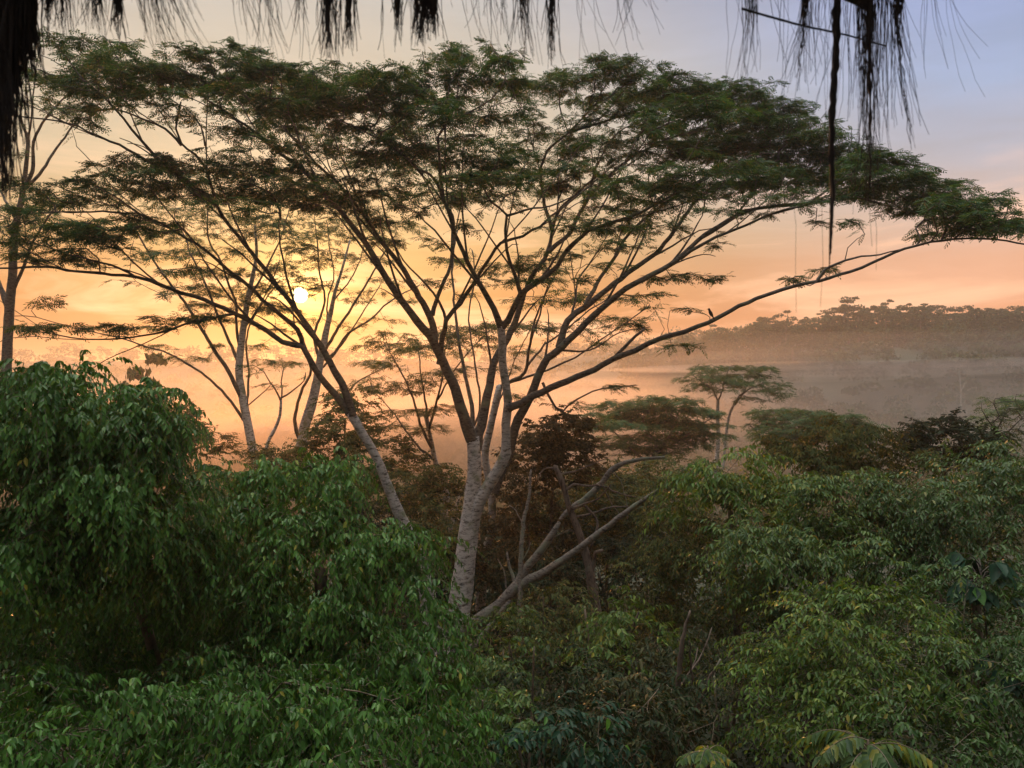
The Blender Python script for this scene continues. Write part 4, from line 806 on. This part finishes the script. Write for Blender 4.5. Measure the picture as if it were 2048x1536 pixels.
poles('fallen_branch', 'pale bare branch arching up to the right behind the dark dead tree', 'branch', 25.5,
 [([(1120, 1040, 4), (1144, 1016, 6), (1172, 997, 6.5), (1204, 966, 6), (1222, 941, 5.5), (1250, 926, 4.5), (1288, 918, 3.5), (1330, 915, 2.5)], 6, 2.5, 0, 0.5), ([(1222, 941), (1240, 960), (1252, 1000), (1255, 1040)], 1.2, 0.7, 0, 0), ([(1204, 966), (1220, 1000), (1240, 1030)], 1.4, 0.7, 0, 0.3)], 'bark_dead', 'branch')
poles('sapling', 'thin upright grey sapling stem rising from the pale dead limb', 'sapling', 22.6,
 [([(1038, 1290, 5), (1041, 1147, 5), (1047, 1047, 4), (1055, 1010, 3.4), (1060, 979, 3), (1062, 940, 2)], 5, 2, 0, 0), ([(1047, 1050), (1036, 1030), (1026, 1015), (1018, 1012)], 1.8, 0.8, 0, 0), ([(1046, 1120), (1056, 1100), (1062, 1085)], 1.4, 0.7, 0, 0)], 'bark_dead', 'branch')
for lab, pts in (('bare crooked stem standing in the dark foot of the thicket, thicker one', [(1352, 1470, 6), (1356, 1380, 5.5), (1362, 1300, 5), (1372, 1250, 3), (1380, 1220, 2)]),
                 ('bare slanting stem forking rightwards in the dark foot of the thicket', [(1375, 1490, 4), (1390, 1430, 3.6), (1412, 1370, 3), (1440, 1320, 2)]),
                 ('thin bare upright stem beside the crooked one in the thicket', [(1388, 1400, 2.4), (1384, 1340, 2.2), (1378, 1280, 1.6)])):
    poles('bare_stem', lab, 'stem', 12.0, [(pts, 4, 2, 0, -0.3), ([(pts[1][0], pts[1][1]), (pts[1][0] + 25, pts[1][1] - 40), (pts[1][0] + 40, pts[1][1] - 85)], 2, 1, 0, 0.2)], 'dead_wood', 'branch', 'bare stems in the thicket')

# ------------------------------------------------------------------ bird on the long limb
def bird():
    q = P(1422, 631, MT - 2.42)
    root = thing('bird', 'tiny dark bird perched upright on a twig of the long low limb', 'bird', q)
    mb = MB(); a = np.array([[0.10, 0, -0.13, 0.010], [0.06, 0, -0.05, 0.018], [0.03, 0, 0.0, 0.036], [0.0, 0, 0.05, 0.05], [-0.025, 0, 0.10, 0.046], [-0.04, 0, 0.14, 0.032], [-0.05, 0, 0.165, 0.034], [-0.055, 0, 0.19, 0.026], [-0.06, 0, 0.205, 0.010]])
    b = catmull(a, 0.01); tube(mb, b[:, :3] + q, np.maximum(b[:, 3], 0.004), 10); mb.build('body', M['bird'], root, True)
    mb = MB(); tube(mb, np.array([[-0.075, 0, 0.182], [-0.1, 0, 0.178], [-0.118, 0, 0.172]]) + q, [0.011, 0.007, 0.002], 6); mb.build('beak', M['bird'], root, True)
    for s in (-1, 1):
        mb = MB(); tube(mb, np.array([[0.0, s * 0.02, 0.03], [-0.01, s * 0.022, 0.0], [-0.005, s * 0.02, -0.02]]) + q, [0.007, 0.004, 0.004], 5); mb.build('leg', M['bird'], root)
        mb = MB(); tube(mb, np.array([[-0.02, s * 0.042, 0.12], [0.015, s * 0.05, 0.05], [0.06, s * 0.03, -0.05]]) + q, [0.012, 0.022, 0.005], 6); mb.build('wing', M['bird'], root, True)
bird()

# ------------------------------------------------------------------ thatch of the hut the view is taken from
def fibres(root, specs, name='fibre_clump'):
    pass
TY = 1.15
eave = thing('thatched_eave', 'ragged black palm-fibre thatch edge hanging along the top of the view', 'thatch', P(1024, -120, TY))
mb = MB()   # the thick edge of the roof itself, just above the frame
xs = np.linspace(-2.6, 2.6, 105)
prof = [(0.0, 0.0), (-0.05, 0.06), (-0.75, 0.62), (-0.78, 0.72), (0.10, 0.14), (0.08, 0.05)]
V = []
for x in xs:
    for (yy, zz) in prof:
        V.append((x, TY + 0.05 + yy + rng.normal(0, 0.008), 0.625 + zz + rng.normal(0, 0.008) + 0.01 * math.sin(x * 9)))
n = len(prof); q = []
for i in range(len(xs) - 1):
    for j in range(n):
        a = i * n + j; b = i * n + (j + 1) % n
        q.append((a, b, b + n, a + n))
mb.add(V, q); mb.build('thatch', M['fibre'], eave)

def clump(px, w, length, count, rad=1.1, taper=0.5, y0=-75, curl=0.12, drift=0.0, Y=TY, core=0, bl=None):
    """one tuft: count strands hanging from (px +- w) down to about y=length (photo pixels)"""
    mb = MB()
    for k in range(count):
        x0 = px + rng.normal(0, w * 0.6); Yk = Y + rng.normal(0, 0.05)
        ln = (length - y0) * (1 - 0.75 * rng.uniform(0, 1) ** 1.5 * 0.9)
        n = 9; t = np.linspace(0, 1, n)
        c = rng.normal(0, curl * 1.4); c2 = rng.normal(0, 0.05); c3 = rng.uniform(2, 9)
        x = x0 + (px - x0) * taper * t + drift * ln * t ** 2 + c * ln * t ** 2.2 * 0.5 + c2 * ln * np.sin(t * 5) * 0.25 + 0.012 * ln * np.sin(t * c3 * 2 + c3) * t
        y = y0 + ln * t * (1 - 0.05 * abs(c))
        p = np.stack([(x - 1024) / F * Yk, Yk + rng.normal(0, 0.02) * t, (768 - y) / F * Yk], -1)
        r = rad * rng.uniform(0.5, 1.2) * Yk / F * (1 - 0.6 * t)
        tube(mb, p, np.maximum(r, 0.00025), 4)
    if core:
        n = 14; t = np.linspace(0, 1, n)
        for s in range(5):
            x = px + rng.normal(0, core * 0.35) * (1 - t) + drift * (length - y0) * t ** 2 + core * 0.25 * np.sin(t * 9 + s)
            y = y0 + (length - y0) * rng.uniform(0.7, 1.0) * t
            p = np.stack([(x - 1024) / F * Y, np.full(n, Y) + rng.normal(0, 0.004, n), (768 - y) / F * Y], -1)
            tube(mb, p, np.maximum(core * 0.42 * Y / F * (1 - t) ** 0.8, 0.0004), 6, rough=0.25)
    return mb.build('fibre_clump', M['fibre'], eave)
clump(5, 22, 400, 230, 2.2, 0.55, -90, 0.03, core=40); clump(45, 26, 150, 150, 2.4, 0.2, -90, 0.03, core=34); clump(18, 26, 280, 140, 2.0, 0.4, -90, 0.03, core=26)
clump(98, 8, 60, 26, 1.4, 0.6, core=8); clump(125, 14, 70, 40, 1.3, core=6); clump(195, 8, 70, 26, 1.3, 0.7, core=7); clump(235, 6, 85, 30, 1.4, 0.85, core=10)
clump(165, 40, 70, 45, 0.9, 0.0); clump(290, 40, 100, 50, 0.9, 0.0, drift=0.12); clump(330, 30, 120, 22, 0.8, 0.0, drift=0.3); clump(390, 30, 75, 7, 0.7, 0.0, drift=0.2)
clump(480, 25, 90, 14, 0.8, 0.0, drift=0.1); clump(530, 40, 110, 34, 0.8, 0.0, drift=0.08); clump(600, 10, 130, 18, 1.0, 0.3); clump(655, 16, 125, 60, 1.3, 0.3, core=8)
clump(697, 16, 100, 50, 1.3, 0.4, core=14); clump(765, 4, 125, 6, 1.2, 0.8); clump(795, 12, 75, 34, 1.4, 0.5, core=10); clump(845, 26, 90, 110, 1.4, 0.3, core=14); clump(868, 6, 75, 30, 1.4, 0.7, core=9)
clump(925, 25, 110, 8, 0.7, 0.0, drift=0.12); clump(985, 30, 110, 22, 0.8, 0.0, drift=0.05); clump(1045, 22, 125, 40, 1.0, 0.4, drift=0.04); clump(1103, 12, 140, 36, 1.2, 0.9, core=7)
clump(1165, 22, 150, 7, 0.7, 0.0, drift=0.15); clump(1255, 22, 110, 14, 0.8, 0.6); clump(1290, 30, 60, 12, 0.7, 0.0, drift=0.3)
clump(1505, 10, 190, 24, 1.0, 0.5); clump(1480, 20, 190, 8, 0.7, 0.4); clump(1545, 30, 210, 6, 0.7, 0.0, drift=0.12); clump(1612, 10, 190, 24, 1.0, 0.5, drift=-0.06, core=4); clump(1640, 30, 150, 22, 0.8, 0.0)
clump(1740, 22, 420, 52, 0.95, 0.85, curl=0.05, core=6); clump(1728, 14, 230, 34, 1.0, 0.4, curl=0.05); clump(1772, 14, 260, 26, 0.95, 0.2, curl=0.06); clump(1790, 8, 300, 18, 1.0, 0.2, drift=0.08, core=4); clump(1800, 5, 90, 12, 1.2, 0.8, core=7); clump(1740, 5, 700, 5, 1.0, 0.6, curl=0.03)
clump(1700, 25, 260, 10, 0.7, 0.0, drift=-0.1); clump(1850, 30, 150, 8, 0.6, 0.0, drift=0.12); clump(1895, 10, 220, 4, 0.6, 0.0, drift=0.3); clump(1575, 3, 640, 2, 0.6, 0.0, curl=0.05); clump(1640, 3, 900, 2, 0.7, 0.0, curl=0.02)
# the long matted strand
mb = MB(); n = 40; t = np.linspace(0, 1, n)
for k in range(9):
    ex = rng.uniform(0.9, 1.0) if k < 4 else rng.uniform(0.4, 0.9)
    y = -75 + 635 * ex * t; ph = rng.uniform(0, 6)
    x = 1657 - 14 * np.interp(y, [-40, 90, 200, 300, 400, 560], [-0.2, 0, 0.55, 0.8, 0.55, 1.1]) + np.sin(t * 14 + ph) * 2.2 * (1 - t)
    r = np.interp(y, [-40, 60, 150, 300, 450, 560], [9, 8, 6.5, 5.5, 4.0, 1.2]) * (1.0 if k == 0 else rng.uniform(0.35, 0.6))
    p = np.stack([(x - 1024) / F * TY, TY - 0.03 + np.cos(t * 12 + ph) * 0.002, (768 - y) / F * TY], -1)
    tube(mb, p, r * TY / F, 6, rough=0.2)
mb.build('fibre_rope', M['fibre'], eave, True)['label'] = 'long matted fibre strand hanging far below the rest'
# stick caught in the fibres
mb = MB(); q0 = P(1483, 17, TY + 0.02); q1 = P(1772, 92, TY + 0.02)
a = catmull(np.array([q0, q0 * 0.6 + q1 * 0.4 + [0, 0, -0.002], q0 * 0.3 + q1 * 0.7 + [0, 0, 0.001], q1]), 0.01)
st = MB(); tube(st, a, np.linspace(2.6, 1.6, len(a)) * TY / F, 7, rough=0.08)
o = st.build('stick', M['fibre'], None, True, origin=q0); tag(o, 'thin straight dark stick caught slantwise in the hanging fibres', 'stick')

# ------------------------------------------------------------------ far woods
def crown_block(mb, c, R, nq, size):
    """clump faces through the outer half of a crown"""
    d = unit(rng.normal(0, 1, (nq, 3))); d[:, 2] = np.abs(d[:, 2]) * 0.9 - 0.25
    u = rng.uniform(0.6, 1.05, nq) ** 0.7
    lump = 1 + 0.22 * np.sin(d[:, 0] * 5 + c[0]) * np.cos(d[:, 1] * 4 + c[1]) + 0.15 * np.sin(d[:, 2] * 7 + c[0] * 2)
    p = c + d * R * (u * lump)[:, None]
    nrm = unit(d + rng.normal(0, 0.6, (nq, 3)))
    ref = unit(rng.normal(0, 1, (nq, 3))); a = unit(np.cross(nrm, ref)); b = np.cross(nrm, a)
    s = (size * rng.uniform(0.5, 1.2, nq))[:, None]
    v = np.stack([p - a * s, p - b * s * 0.6, p + a * s, p + b * s * 0.6], 1).reshape(-1, 3)
    mb.add(v, np.arange(len(v)).reshape(-1, 4))

def scatter(n, x0, x1, y0, y1, edge=60):
    x = rng.uniform(0, 1, n); y = rng.uniform(y0, y1, n)
    half = 0.72 * y + edge
    return np.clip(-half + 2 * half * x, x0, x1), y
mbF = MB()
def wood(n, x0, x1, y0, y1, r, h, nq, size):
    X, Y = scatter(n, x0, x1, y0, y1)
    for x, y in zip(X, Y):
        g = float(ground_z(x, y)); R = r * rng.uniform(0.7, 1.3); hh = h * rng.uniform(0.7, 1.25)
        crown_block(mbF, np.array([x, y, g + hh]), np.array([R, R, R * rng.uniform(0.7, 1.3)]), nq, size)
wood(200, -80, 80, 58, 100, 2.4, 4.0, 260, 0.28)
wood(600, -160, 220, 95, 190, 3.0, 5.5, 160, 0.45)
wood(1000, -20, 330, 180, 330, 3.4, 7.0, 110, 0.65)
wood(500, -320, 60, 190, 420, 4.0, 7.0, 80, 0.8)
wood(900, -560, 420, 420, 640, 4.6, 8.0, 60, 1.0)
wood(420, 20, 330, 258, 312, 3.4, 5.5, 130, 0.5)
tag(mbF.build('forest', M['forest']), kind='stuff')

# individual trees along the skylines, copies of five kinds
kinds = []
for k in range(6):
    mbk = MB(); tr = MB()
    H = 9.0
    if k < 4:
        for i in range(22 + 2 * k):
            hh = rng.uniform(0.02, 0.98); a = rng.uniform(0, 6.28); rr = rng.uniform(0, 3.4) * (1.15 - 0.75 * hh ** 2)
            crown_block(mbk, np.array([rr * math.cos(a), rr * math.sin(a), H * hh]), np.array([1.5, 1.5, 1.2]) * rng.uniform(0.5, 1.15), 100, 0.26)
    else:
        for i in range(12):
            hh = 0.2 + 0.07 * i
            crown_block(mbk, np.array([rng.normal(0, 0.7), rng.normal(0, 0.7), H * hh * 1.1]), np.array([1.5, 1.5, 0.9]) * (1.25 - 0.6 * hh) * rng.uniform(0.7, 1.2), 80, 0.25)
    tube(tr, np.array([[0, 0, -1.5], [0.2, 0, 3], [0.1, 0.1, 7.5]]), [0.3, 0.22, 0.1], 7)
    kinds.append((mbk, tr))
protos = []
def ridge_tree(k, x, y, s, sz, label, group):
    g = float(ground_z(x, y))
    if k >= len(protos): raise ValueError
    root = bpy.data.objects.new('ridge_tree', None); COL.objects.link(root)
    root.location = (x, y, g - 0.3); root.scale = (s, s, s * sz); root.rotation_euler = (0, 0, rng.uniform(0, 6.28))
    tag(root, label, 'tree', group)
    for nm, me in protos[k]:
        o = bpy.data.objects.new(nm, me); COL.objects.link(o); o.parent = root
for mbk, tr in kinds:
    pr = []
    for nm, b, m in (('crown', mbk, 'forest'), ('trunk', tr, 'bark_brown')):
        o = b.build(nm, M[m]); pr.append((nm, o.data)); bpy.data.objects.remove(o)
    protos.append(pr)
LR = 'hazy tree standing in the row along the crest of the near misty hill'
for i in range(88):      # crest of the near hill, right of the sun
    px = 1255 + (2075 - 1255) * (i + rng.uniform(-0.4, 0.4)) / 87
    Y = 285 + rng.uniform(-14, 14)
    x = (px - 1024) / F * Y
    top = np.interp(px, [1250, 1330, 1420, 1480, 1550, 1620, 1660, 1700, 1780, 1840, 1900, 1960, 2000, 2060], [695, 682, 650, 645, 630, 634, 606, 600, 606, 600, 608, 606, 612, 602])
    z = (768 - top - rng.uniform(-3, 7)) / F * Y
    hgt = max(5.0, z - float(ground_z(x, Y)))
    ridge_tree(int(rng.integers(0, 6)), x, Y, hgt / 10.0 * rng.uniform(0.92, 1.06), rng.uniform(0.9, 1.06), LR, 'trees along the crest of the near misty hill')
LL = 'faint tree on the far hazy ridge under the sunrise'
for i in range(46):
    px = 150 + (1260 - 150) * (i + rng.uniform(-0.4, 0.4)) / 45
    Y = 600 + rng.uniform(-15, 15); x = (px - 1024) / F * Y
    top = np.interp(px, [150, 300, 450, 560, 700, 900, 1100, 1260], [694, 692, 688, 690, 696, 700, 696, 690])
    z = (768 - top - rng.uniform(-4, 5)) / F * Y
    hgt = max(6.0, z - float(ground_z(x, Y)))
    ridge_tree(int(rng.integers(0, 6)), x, Y, hgt / 10.2, 1.0, LL, 'trees on the far ridge')
# three misty trees on the left, nearer than the ridge
for px, top, Y, k, lab in ((270, 690, 95, 4, 'slim misty tree standing alone above the valley, left of the slender umbrella tree'), (315, 742, 88, 4, 'short misty tree right of the slim one above the valley'), (60, 690, 80, 2, 'wispy misty tree beside the trunk at the left edge'), (110, 700, 85, 3, 'loose misty tree behind the top of the tall fig')):
    x = (px - 1024) / F * Y; z = (768 - top) / F * Y
    ridge_tree(k, x, Y, 0.42 * (z - float(ground_z(x, Y))) / 10.2 * 1.4, 1.7, lab, None)
for px, y0, y1, Y, lab in ((1921, 850, 742, 175, 'tall bleached dead trunk standing on the misty hillside'), (1934, 852, 810, 170, 'short bleached dead trunk beside the tall one on the hillside')):
    b = P(px, y0, Y); t_ = P(px - 2, y1, Y); gz = float(ground_z(b[0], Y))
    root = thing('dead_tree', lab, 'dead tree', (b[0], b[1], gz), 'bleached dead trunks on the hillside')
    mb = MB(); a = catmull(np.array([[b[0], Y, gz - 1], 0.5 * (b + t_) + [0.2, 0, 0], t_]), 0.8); tube(mb, a, np.linspace(0.28, 0.1, len(a)), 7); mb.build('trunk', M['palewood'], root, True)
    mb = MB(); c = 0.4 * b + 0.6 * t_; tube(mb, np.array([c, c + [0.8, 0.1, 1.2], c + [1.2, 0.2, 2.2]]), [0.12, 0.08, 0.04], 6); mb.build('branch', M['palewood'], root, True)

# undergrowth on the near slope
def undergrowth():
    n = 5200
    y = 8.0 + 47 * rng.uniform(0, 1, n) ** 1.2; half = 0.78 * y + 3
    x = rng.uniform(-1, 1, n) * half
    z = ground_z(x, y)
    k = 16; idx = np.repeat(np.arange(n), k)
    sc = (0.8 + y / 24)[idx]
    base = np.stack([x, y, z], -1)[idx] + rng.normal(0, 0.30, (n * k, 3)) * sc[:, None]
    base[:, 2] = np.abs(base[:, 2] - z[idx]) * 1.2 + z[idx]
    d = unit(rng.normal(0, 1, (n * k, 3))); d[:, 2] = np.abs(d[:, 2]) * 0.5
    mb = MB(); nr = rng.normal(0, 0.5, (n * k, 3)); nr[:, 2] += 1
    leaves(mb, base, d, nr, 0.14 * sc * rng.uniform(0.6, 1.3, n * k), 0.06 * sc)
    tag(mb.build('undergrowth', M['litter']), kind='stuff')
undergrowth()

# ------------------------------------------------------------------ air
HAZE = 0.0007
ZENITH_FILL = 5.6  # boost of the out-of-view zenith, added to light the foreground from above
mb = MB()
x0, x1, y0, y1, z0, z1 = -1180, 1180, -80, 1420, -32, 34
V = [(x, y, z) for z in (z0, z1) for (x, y) in ((x0, y0), (x1, y0), (x1, y1), (x0, y1))]
mb.add(V, [(3, 2, 1, 0), (4, 5, 6, 7), (0, 1, 5, 4), (1, 2, 6, 5), (2, 3, 7, 6), (3, 0, 4, 7)])
tag(mb.build('haze', volume_mat('haze_air', HAZE, (0.96, 0.89, 0.82), 0.6)), kind='stuff')
def bank(cx, cy, cz, rx, ry, rz, dens, rot, tilt, col):
    mb = MB(); nu, nv = 72, 24
    u = np.arange(nu) / nu * 2 * math.pi; w = np.linspace(-1, 1, nv + 2)[1:-1] * math.pi / 2
    U, W = np.meshgrid(u, w)
    lob = 1 + 0.16 * np.sin(3 * U + cx) + 0.10 * np.sin(5 * U + cy)
    X = np.cos(U) * np.cos(W) * rx * lob; Y = np.sin(U) * np.cos(W) * ry * lob
    p1, p2, p3 = rng.uniform(0, 6.28, 3)
    Z = np.sin(W) * rz * (1 + 0.35 * np.sin(X / rx * 5 + p1) * np.cos(Y / ry * 3 + p2)) + tilt * X + 0.10 * min(rz, 8) * np.sin(X / 21 + p3) + 0.22 * min(rz, 8) * np.sin(X / 47 + p1)
    v = np.stack([X * math.cos(rot) - Y * math.sin(rot) + cx, X * math.sin(rot) + Y * math.cos(rot) + cy, Z + cz], -1).reshape(-1, 3)
    i = np.arange(nv - 1)[:, None] * nu; j = np.arange(nu)[None]; j2 = (j + 1) % nu
    q = np.stack([i + j, i + j2, i + nu + j2, i + nu + j], -1).reshape(-1, 4)
    v = np.vstack([v, [[cx, cy, cz - rz], [cx, cy, cz + rz]]]); nn = nv * nu
    t = [(nn, (k + 1) % nu, k) for k in range(nu)] + [(nn + 1, (nv - 1) * nu + k, (nv - 1) * nu + (k + 1) % nu) for k in range(nu)]
    mb.add(v, q, t)
    return tag(mb.build('mist', volume_mat('valley_mist', dens, col, 0.6), smooth_shade=True), kind='stuff')
def soft_bank(cx, cy, cz, rx, ry, rz, dens, n=5, rot=0.0, tilt=0.0, spread=0.12, col=(0.98, 0.87, 0.79)):
    """one bank of mist thinning outwards: nested shells of thin even mist"""
    for k in range(n):
        f = 1.0 - 0.62 * k / max(1, n - 1)
        bank(cx + rng.normal(0, 0.06) * rx, cy + rng.normal(0, 0.05) * ry, cz + rng.normal(0, spread) * rz, rx * f ** 0.6, ry * f ** 0.6, rz * f, dens / n, rot + rng.normal(0, 0.05), tilt, col)
soft_bank(-62, 140, -13, 115, 85, 15, 0.0085, 6, col=(0.97, 0.66, 0.42))  # sunrise orange is put into the mist's own colour
soft_bank(55, 190, -8, 160, 62, 15, 0.0125, 5)
soft_bank(-170, 455, -4, 300, 110, 19, 0.005, 4, col=(0.97, 0.76, 0.54))  # weaker sunrise tint in this mist's colour too
soft_bank(150, 262, -2, 150, 30, 14, 0.007, 3)
soft_bank(115, 208, 5.6, 105, 22, 1.7, 0.055, 6, rot=0.10, tilt=0.025, spread=0.5)
soft_bank(110, 215, 9.5, 120, 30, 5, 0.004, 4, rot=0.10, tilt=0.02, spread=0.3)

# ------------------------------------------------------------------ sky, sun, camera
SUN_AZ = math.atan2(600 - 1024, F); SUN_EL = math.atan((768 - 590) / math.hypot(F, 600 - 1024))
sdir = Vector((math.sin(SUN_AZ) * math.cos(SUN_EL), math.cos(SUN_AZ) * math.cos(SUN_EL), math.sin(SUN_EL)))
w = bpy.data.worlds.new('World'); C.world = w; w.use_nodes = True
nt = w.node_tree; N = nt.nodes; L = nt.links; N.clear()
out = N.new('ShaderNodeOutputWorld')
sky = N.new('ShaderNodeTexSky'); sky.sky_type = 'NISHITA'; sky.sun_disc = False
sky.sun_elevation = SUN_EL; sky.sun_rotation = SUN_AZ; sky.dust_density = 3.0; sky.air_density = 1.2; sky.altitude = 80
tc = N.new('ShaderNodeTexCoord')
def math_n(op, a=None, b=None, c=None):
    n = N.new('ShaderNodeMath'); n.operation = op
    for i, v in enumerate((a, b, c)):
        if v is None: continue
        if isinstance(v, (int, float)): n.inputs[i].default_value = v
        else: L.new(v, n.inputs[i])
    return n.outputs[0]
nrmz = N.new('ShaderNodeVectorMath'); nrmz.operation = 'NORMALIZE'; L.new(tc.outputs['Generated'], nrmz.inputs[0])
sep = N.new('ShaderNodeSeparateXYZ'); L.new(nrmz.outputs['Vector'], sep.inputs[0])
dot = N.new('ShaderNodeVectorMath'); dot.operation = 'DOT_PRODUCT'; L.new(nrmz.outputs['Vector'], dot.inputs[0]); dot.inputs[1].default_value = sdir
ang = math_n('ARCCOSINE', dot.outputs['Value'])
# cloud streaks warp the height at which the colours sit
mp = N.new('ShaderNodeMapping'); mp.inputs['Scale'].default_value = (1.6, 1.6, 9.0); mp.inputs['Rotation'].default_value = (0.0, math.radians(5), 0.0); L.new(nrmz.outputs['Vector'], mp.inputs['Vector'])
nz = N.new('ShaderNodeTexNoise'); nz.inputs['Scale'].default_value = 2.2; nz.inputs['Detail'].default_value = 7; nz.inputs['Roughness'].default_value = 0.55; nz.inputs['Distortion'].default_value = 0.6
L.new(mp.outputs['Vector'], nz.inputs['Vector'])
nzc = math_n('SUBTRACT', nz.outputs['Fac'], 0.5)
z = math_n('ADD', sep.outputs['Z'], math_n('MULTIPLY', nzc, 0.07))
rw = ramp(N, [(0.0, (0.30, 0.10, 0.03)), (0.06, (0.37, 0.115, 0.03)), (0.11, (0.44, 0.175, 0.045)), (0.17, (0.48, 0.30, 0.125)), (0.25, (0.49, 0.41, 0.27)), (0.36, (0.52, 0.47, 0.38)), (0.46, (0.44, 0.43, 0.40)), (0.7, (0.52, 0.51, 0.48)), (1.0, (0.62, 0.60, 0.55))])
rc = ramp(N, [(0.0, (0.50, 0.27, 0.19)), (0.07, (0.86, 0.36, 0.17)), (0.13, (0.80, 0.42, 0.26)), (0.19, (0.62, 0.45, 0.37)), (0.25, (0.43, 0.42, 0.48)), (0.33, (0.32, 0.39, 0.56)), (0.43, (0.27, 0.335, 0.56)), (0.7, (0.50, 0.51, 0.52)), (1.0, (0.62, 0.60, 0.55))])
L.new(z, rw.inputs['Fac']); L.new(z, rc.inputs['Fac'])
mrs = N.new('ShaderNodeMapRange'); mrs.interpolation_type = 'SMOOTHSTEP'; mrs.inputs['From Min'].default_value = 0.30; mrs.inputs['From Max'].default_value = 0.84; L.new(ang, mrs.inputs['Value'])
mx = N.new('ShaderNodeMix'); mx.data_type = 'RGBA'; L.new(mrs.outputs['Result'], mx.inputs['Factor']); L.new(rw.outputs['Color'], mx.inputs['A']); L.new(rc.outputs['Color'], mx.inputs['B'])
# pink wisps low on the right
rwisp = ramp(N, [(0.49, (0, 0, 0)), (0.66, (1, 1, 1))]); L.new(nz.outputs['Fac'], rwisp.inputs['Fac'])
band = N.new('ShaderNodeMapRange'); band.interpolation_type = 'SMOOTHSTEP'; band.inputs['From Min'].default_value = 0.32; band.inputs['From Max'].default_value = 0.12; L.new(sep.outputs['Z'], band.inputs['Value'])
wf = math_n('MULTIPLY', math_n('MULTIPLY', rwisp.outputs['Color'], band.outputs['Result']), 0.75)
mx2 = N.new('ShaderNodeMix'); mx2.data_type = 'RGBA'; L.new(wf, mx2.inputs['Factor']); L.new(mx.outputs['Result'], mx2.inputs['A']); mx2.inputs['B'].default_value = (1.0, 0.56, 0.33, 1)
# dome brightness: unseen zenith boosted as added top fill, sky behind dimmed for contrast
back = N.new('ShaderNodeMapRange'); back.interpolation_type = 'SMOOTHSTEP'; back.inputs['From Min'].default_value = 0.8; back.inputs['From Max'].default_value = 1.7; L.new(ang, back.inputs['Value'])
zen = N.new('ShaderNodeMapRange'); zen.interpolation_type = 'SMOOTHSTEP'; zen.inputs['From Min'].default_value = 0.66; zen.inputs['From Max'].default_value = 1.0; zen.inputs['To Max'].default_value = ZENITH_FILL; L.new(sep.outputs['Z'], zen.inputs['Value'])
veil = math_n('ADD', 1.0, math_n('MULTIPLY', nzc, 0.45))      # faint high cloud
strength = math_n('MULTIPLY', veil, math_n('ADD', math_n('ADD', 1.0, math_n('MULTIPLY', back.outputs['Result'], -0.82)), zen.outputs['Result']))
bg1 = N.new('ShaderNodeBackground'); L.new(mx2.outputs['Result'], bg1.inputs['Color']); L.new(strength, bg1.inputs['Strength'])
bg2 = N.new('ShaderNodeBackground'); L.new(sky.outputs['Color'], bg2.inputs['Color']); bg2.inputs['Strength'].default_value = 0.006
# aureole and disc of the sun
g1 = math_n('MULTIPLY', math_n('POWER', 2.718, math_n('MULTIPLY', ang, -9.0)), 0.30)
g2 = math_n('MULTIPLY', math_n('POWER', 2.718, math_n('MULTIPLY', ang, -42.0)), 2.2)
disc = N.new('ShaderNodeMapRange'); disc.inputs['From Min'].default_value = 0.0100; disc.inputs['From Max'].default_value = 0.004; disc.inputs['To Max'].default_value = 40.0; L.new(ang, disc.inputs['Value'])
bg3 = N.new('ShaderNodeBackground'); bg3.inputs['Color'].default_value = (1.0, 0.56, 0.10, 1); L.new(math_n('ADD', g1, g2), bg3.inputs['Strength'])
bg4 = N.new('ShaderNodeBackground'); bg4.inputs['Color'].default_value = (1.0, 0.85, 0.45, 1); L.new(disc.outputs['Result'], bg4.inputs['Strength'])
def adds(a, b):
    n = N.new('ShaderNodeAddShader'); L.new(a, n.inputs[0]); L.new(b, n.inputs[1]); return n.outputs[0]
L.new(adds(adds(bg1.outputs[0], bg2.outputs[0]), adds(bg3.outputs[0], bg4.outputs[0])), out.inputs['Surface'])

ld = bpy.data.lights.new('sun', 'SUN'); ld.energy = 3.4; ld.angle = math.radians(0.6); ld.color = (1.0, 0.43, 0.14)
lo = bpy.data.objects.new('sun', ld); COL.objects.link(lo); lo.rotation_euler = (-sdir).to_track_quat('-Z', 'Y').to_euler()

cd = bpy.data.cameras.new('camera'); cam = bpy.data.objects.new('camera', cd); COL.objects.link(cam)
cd.sensor_width = 36; cd.lens = 27; cd.clip_start = 0.05; cd.clip_end = 5000
cd.dof.use_dof = True; cd.dof.focus_distance = 22.0; cd.dof.aperture_fstop = 9.0
cam.location = (0, 0, 0); cam.rotation_euler = (math.radians(90), 0, 0)
C.camera = cam
C.view_settings.view_transform = 'Standard'; C.view_settings.look = 'None'; C.view_settings.exposure = 0.2; C.view_settings.gamma = 1.0
try: C.view_settings.use_curve_mapping = False
except Exception: pass
cy = C.cycles
cy.max_bounces = 5; cy.diffuse_bounces = 1; cy.glossy_bounces = 2; cy.transmission_bounces = 3; cy.transparent_max_bounces = 8; cy.volume_bounces = 2
cy.sample_clamp_indirect = 6.0; cy.caustics_reflective = False; cy.caustics_refractive = False
cy.use_denoising = True
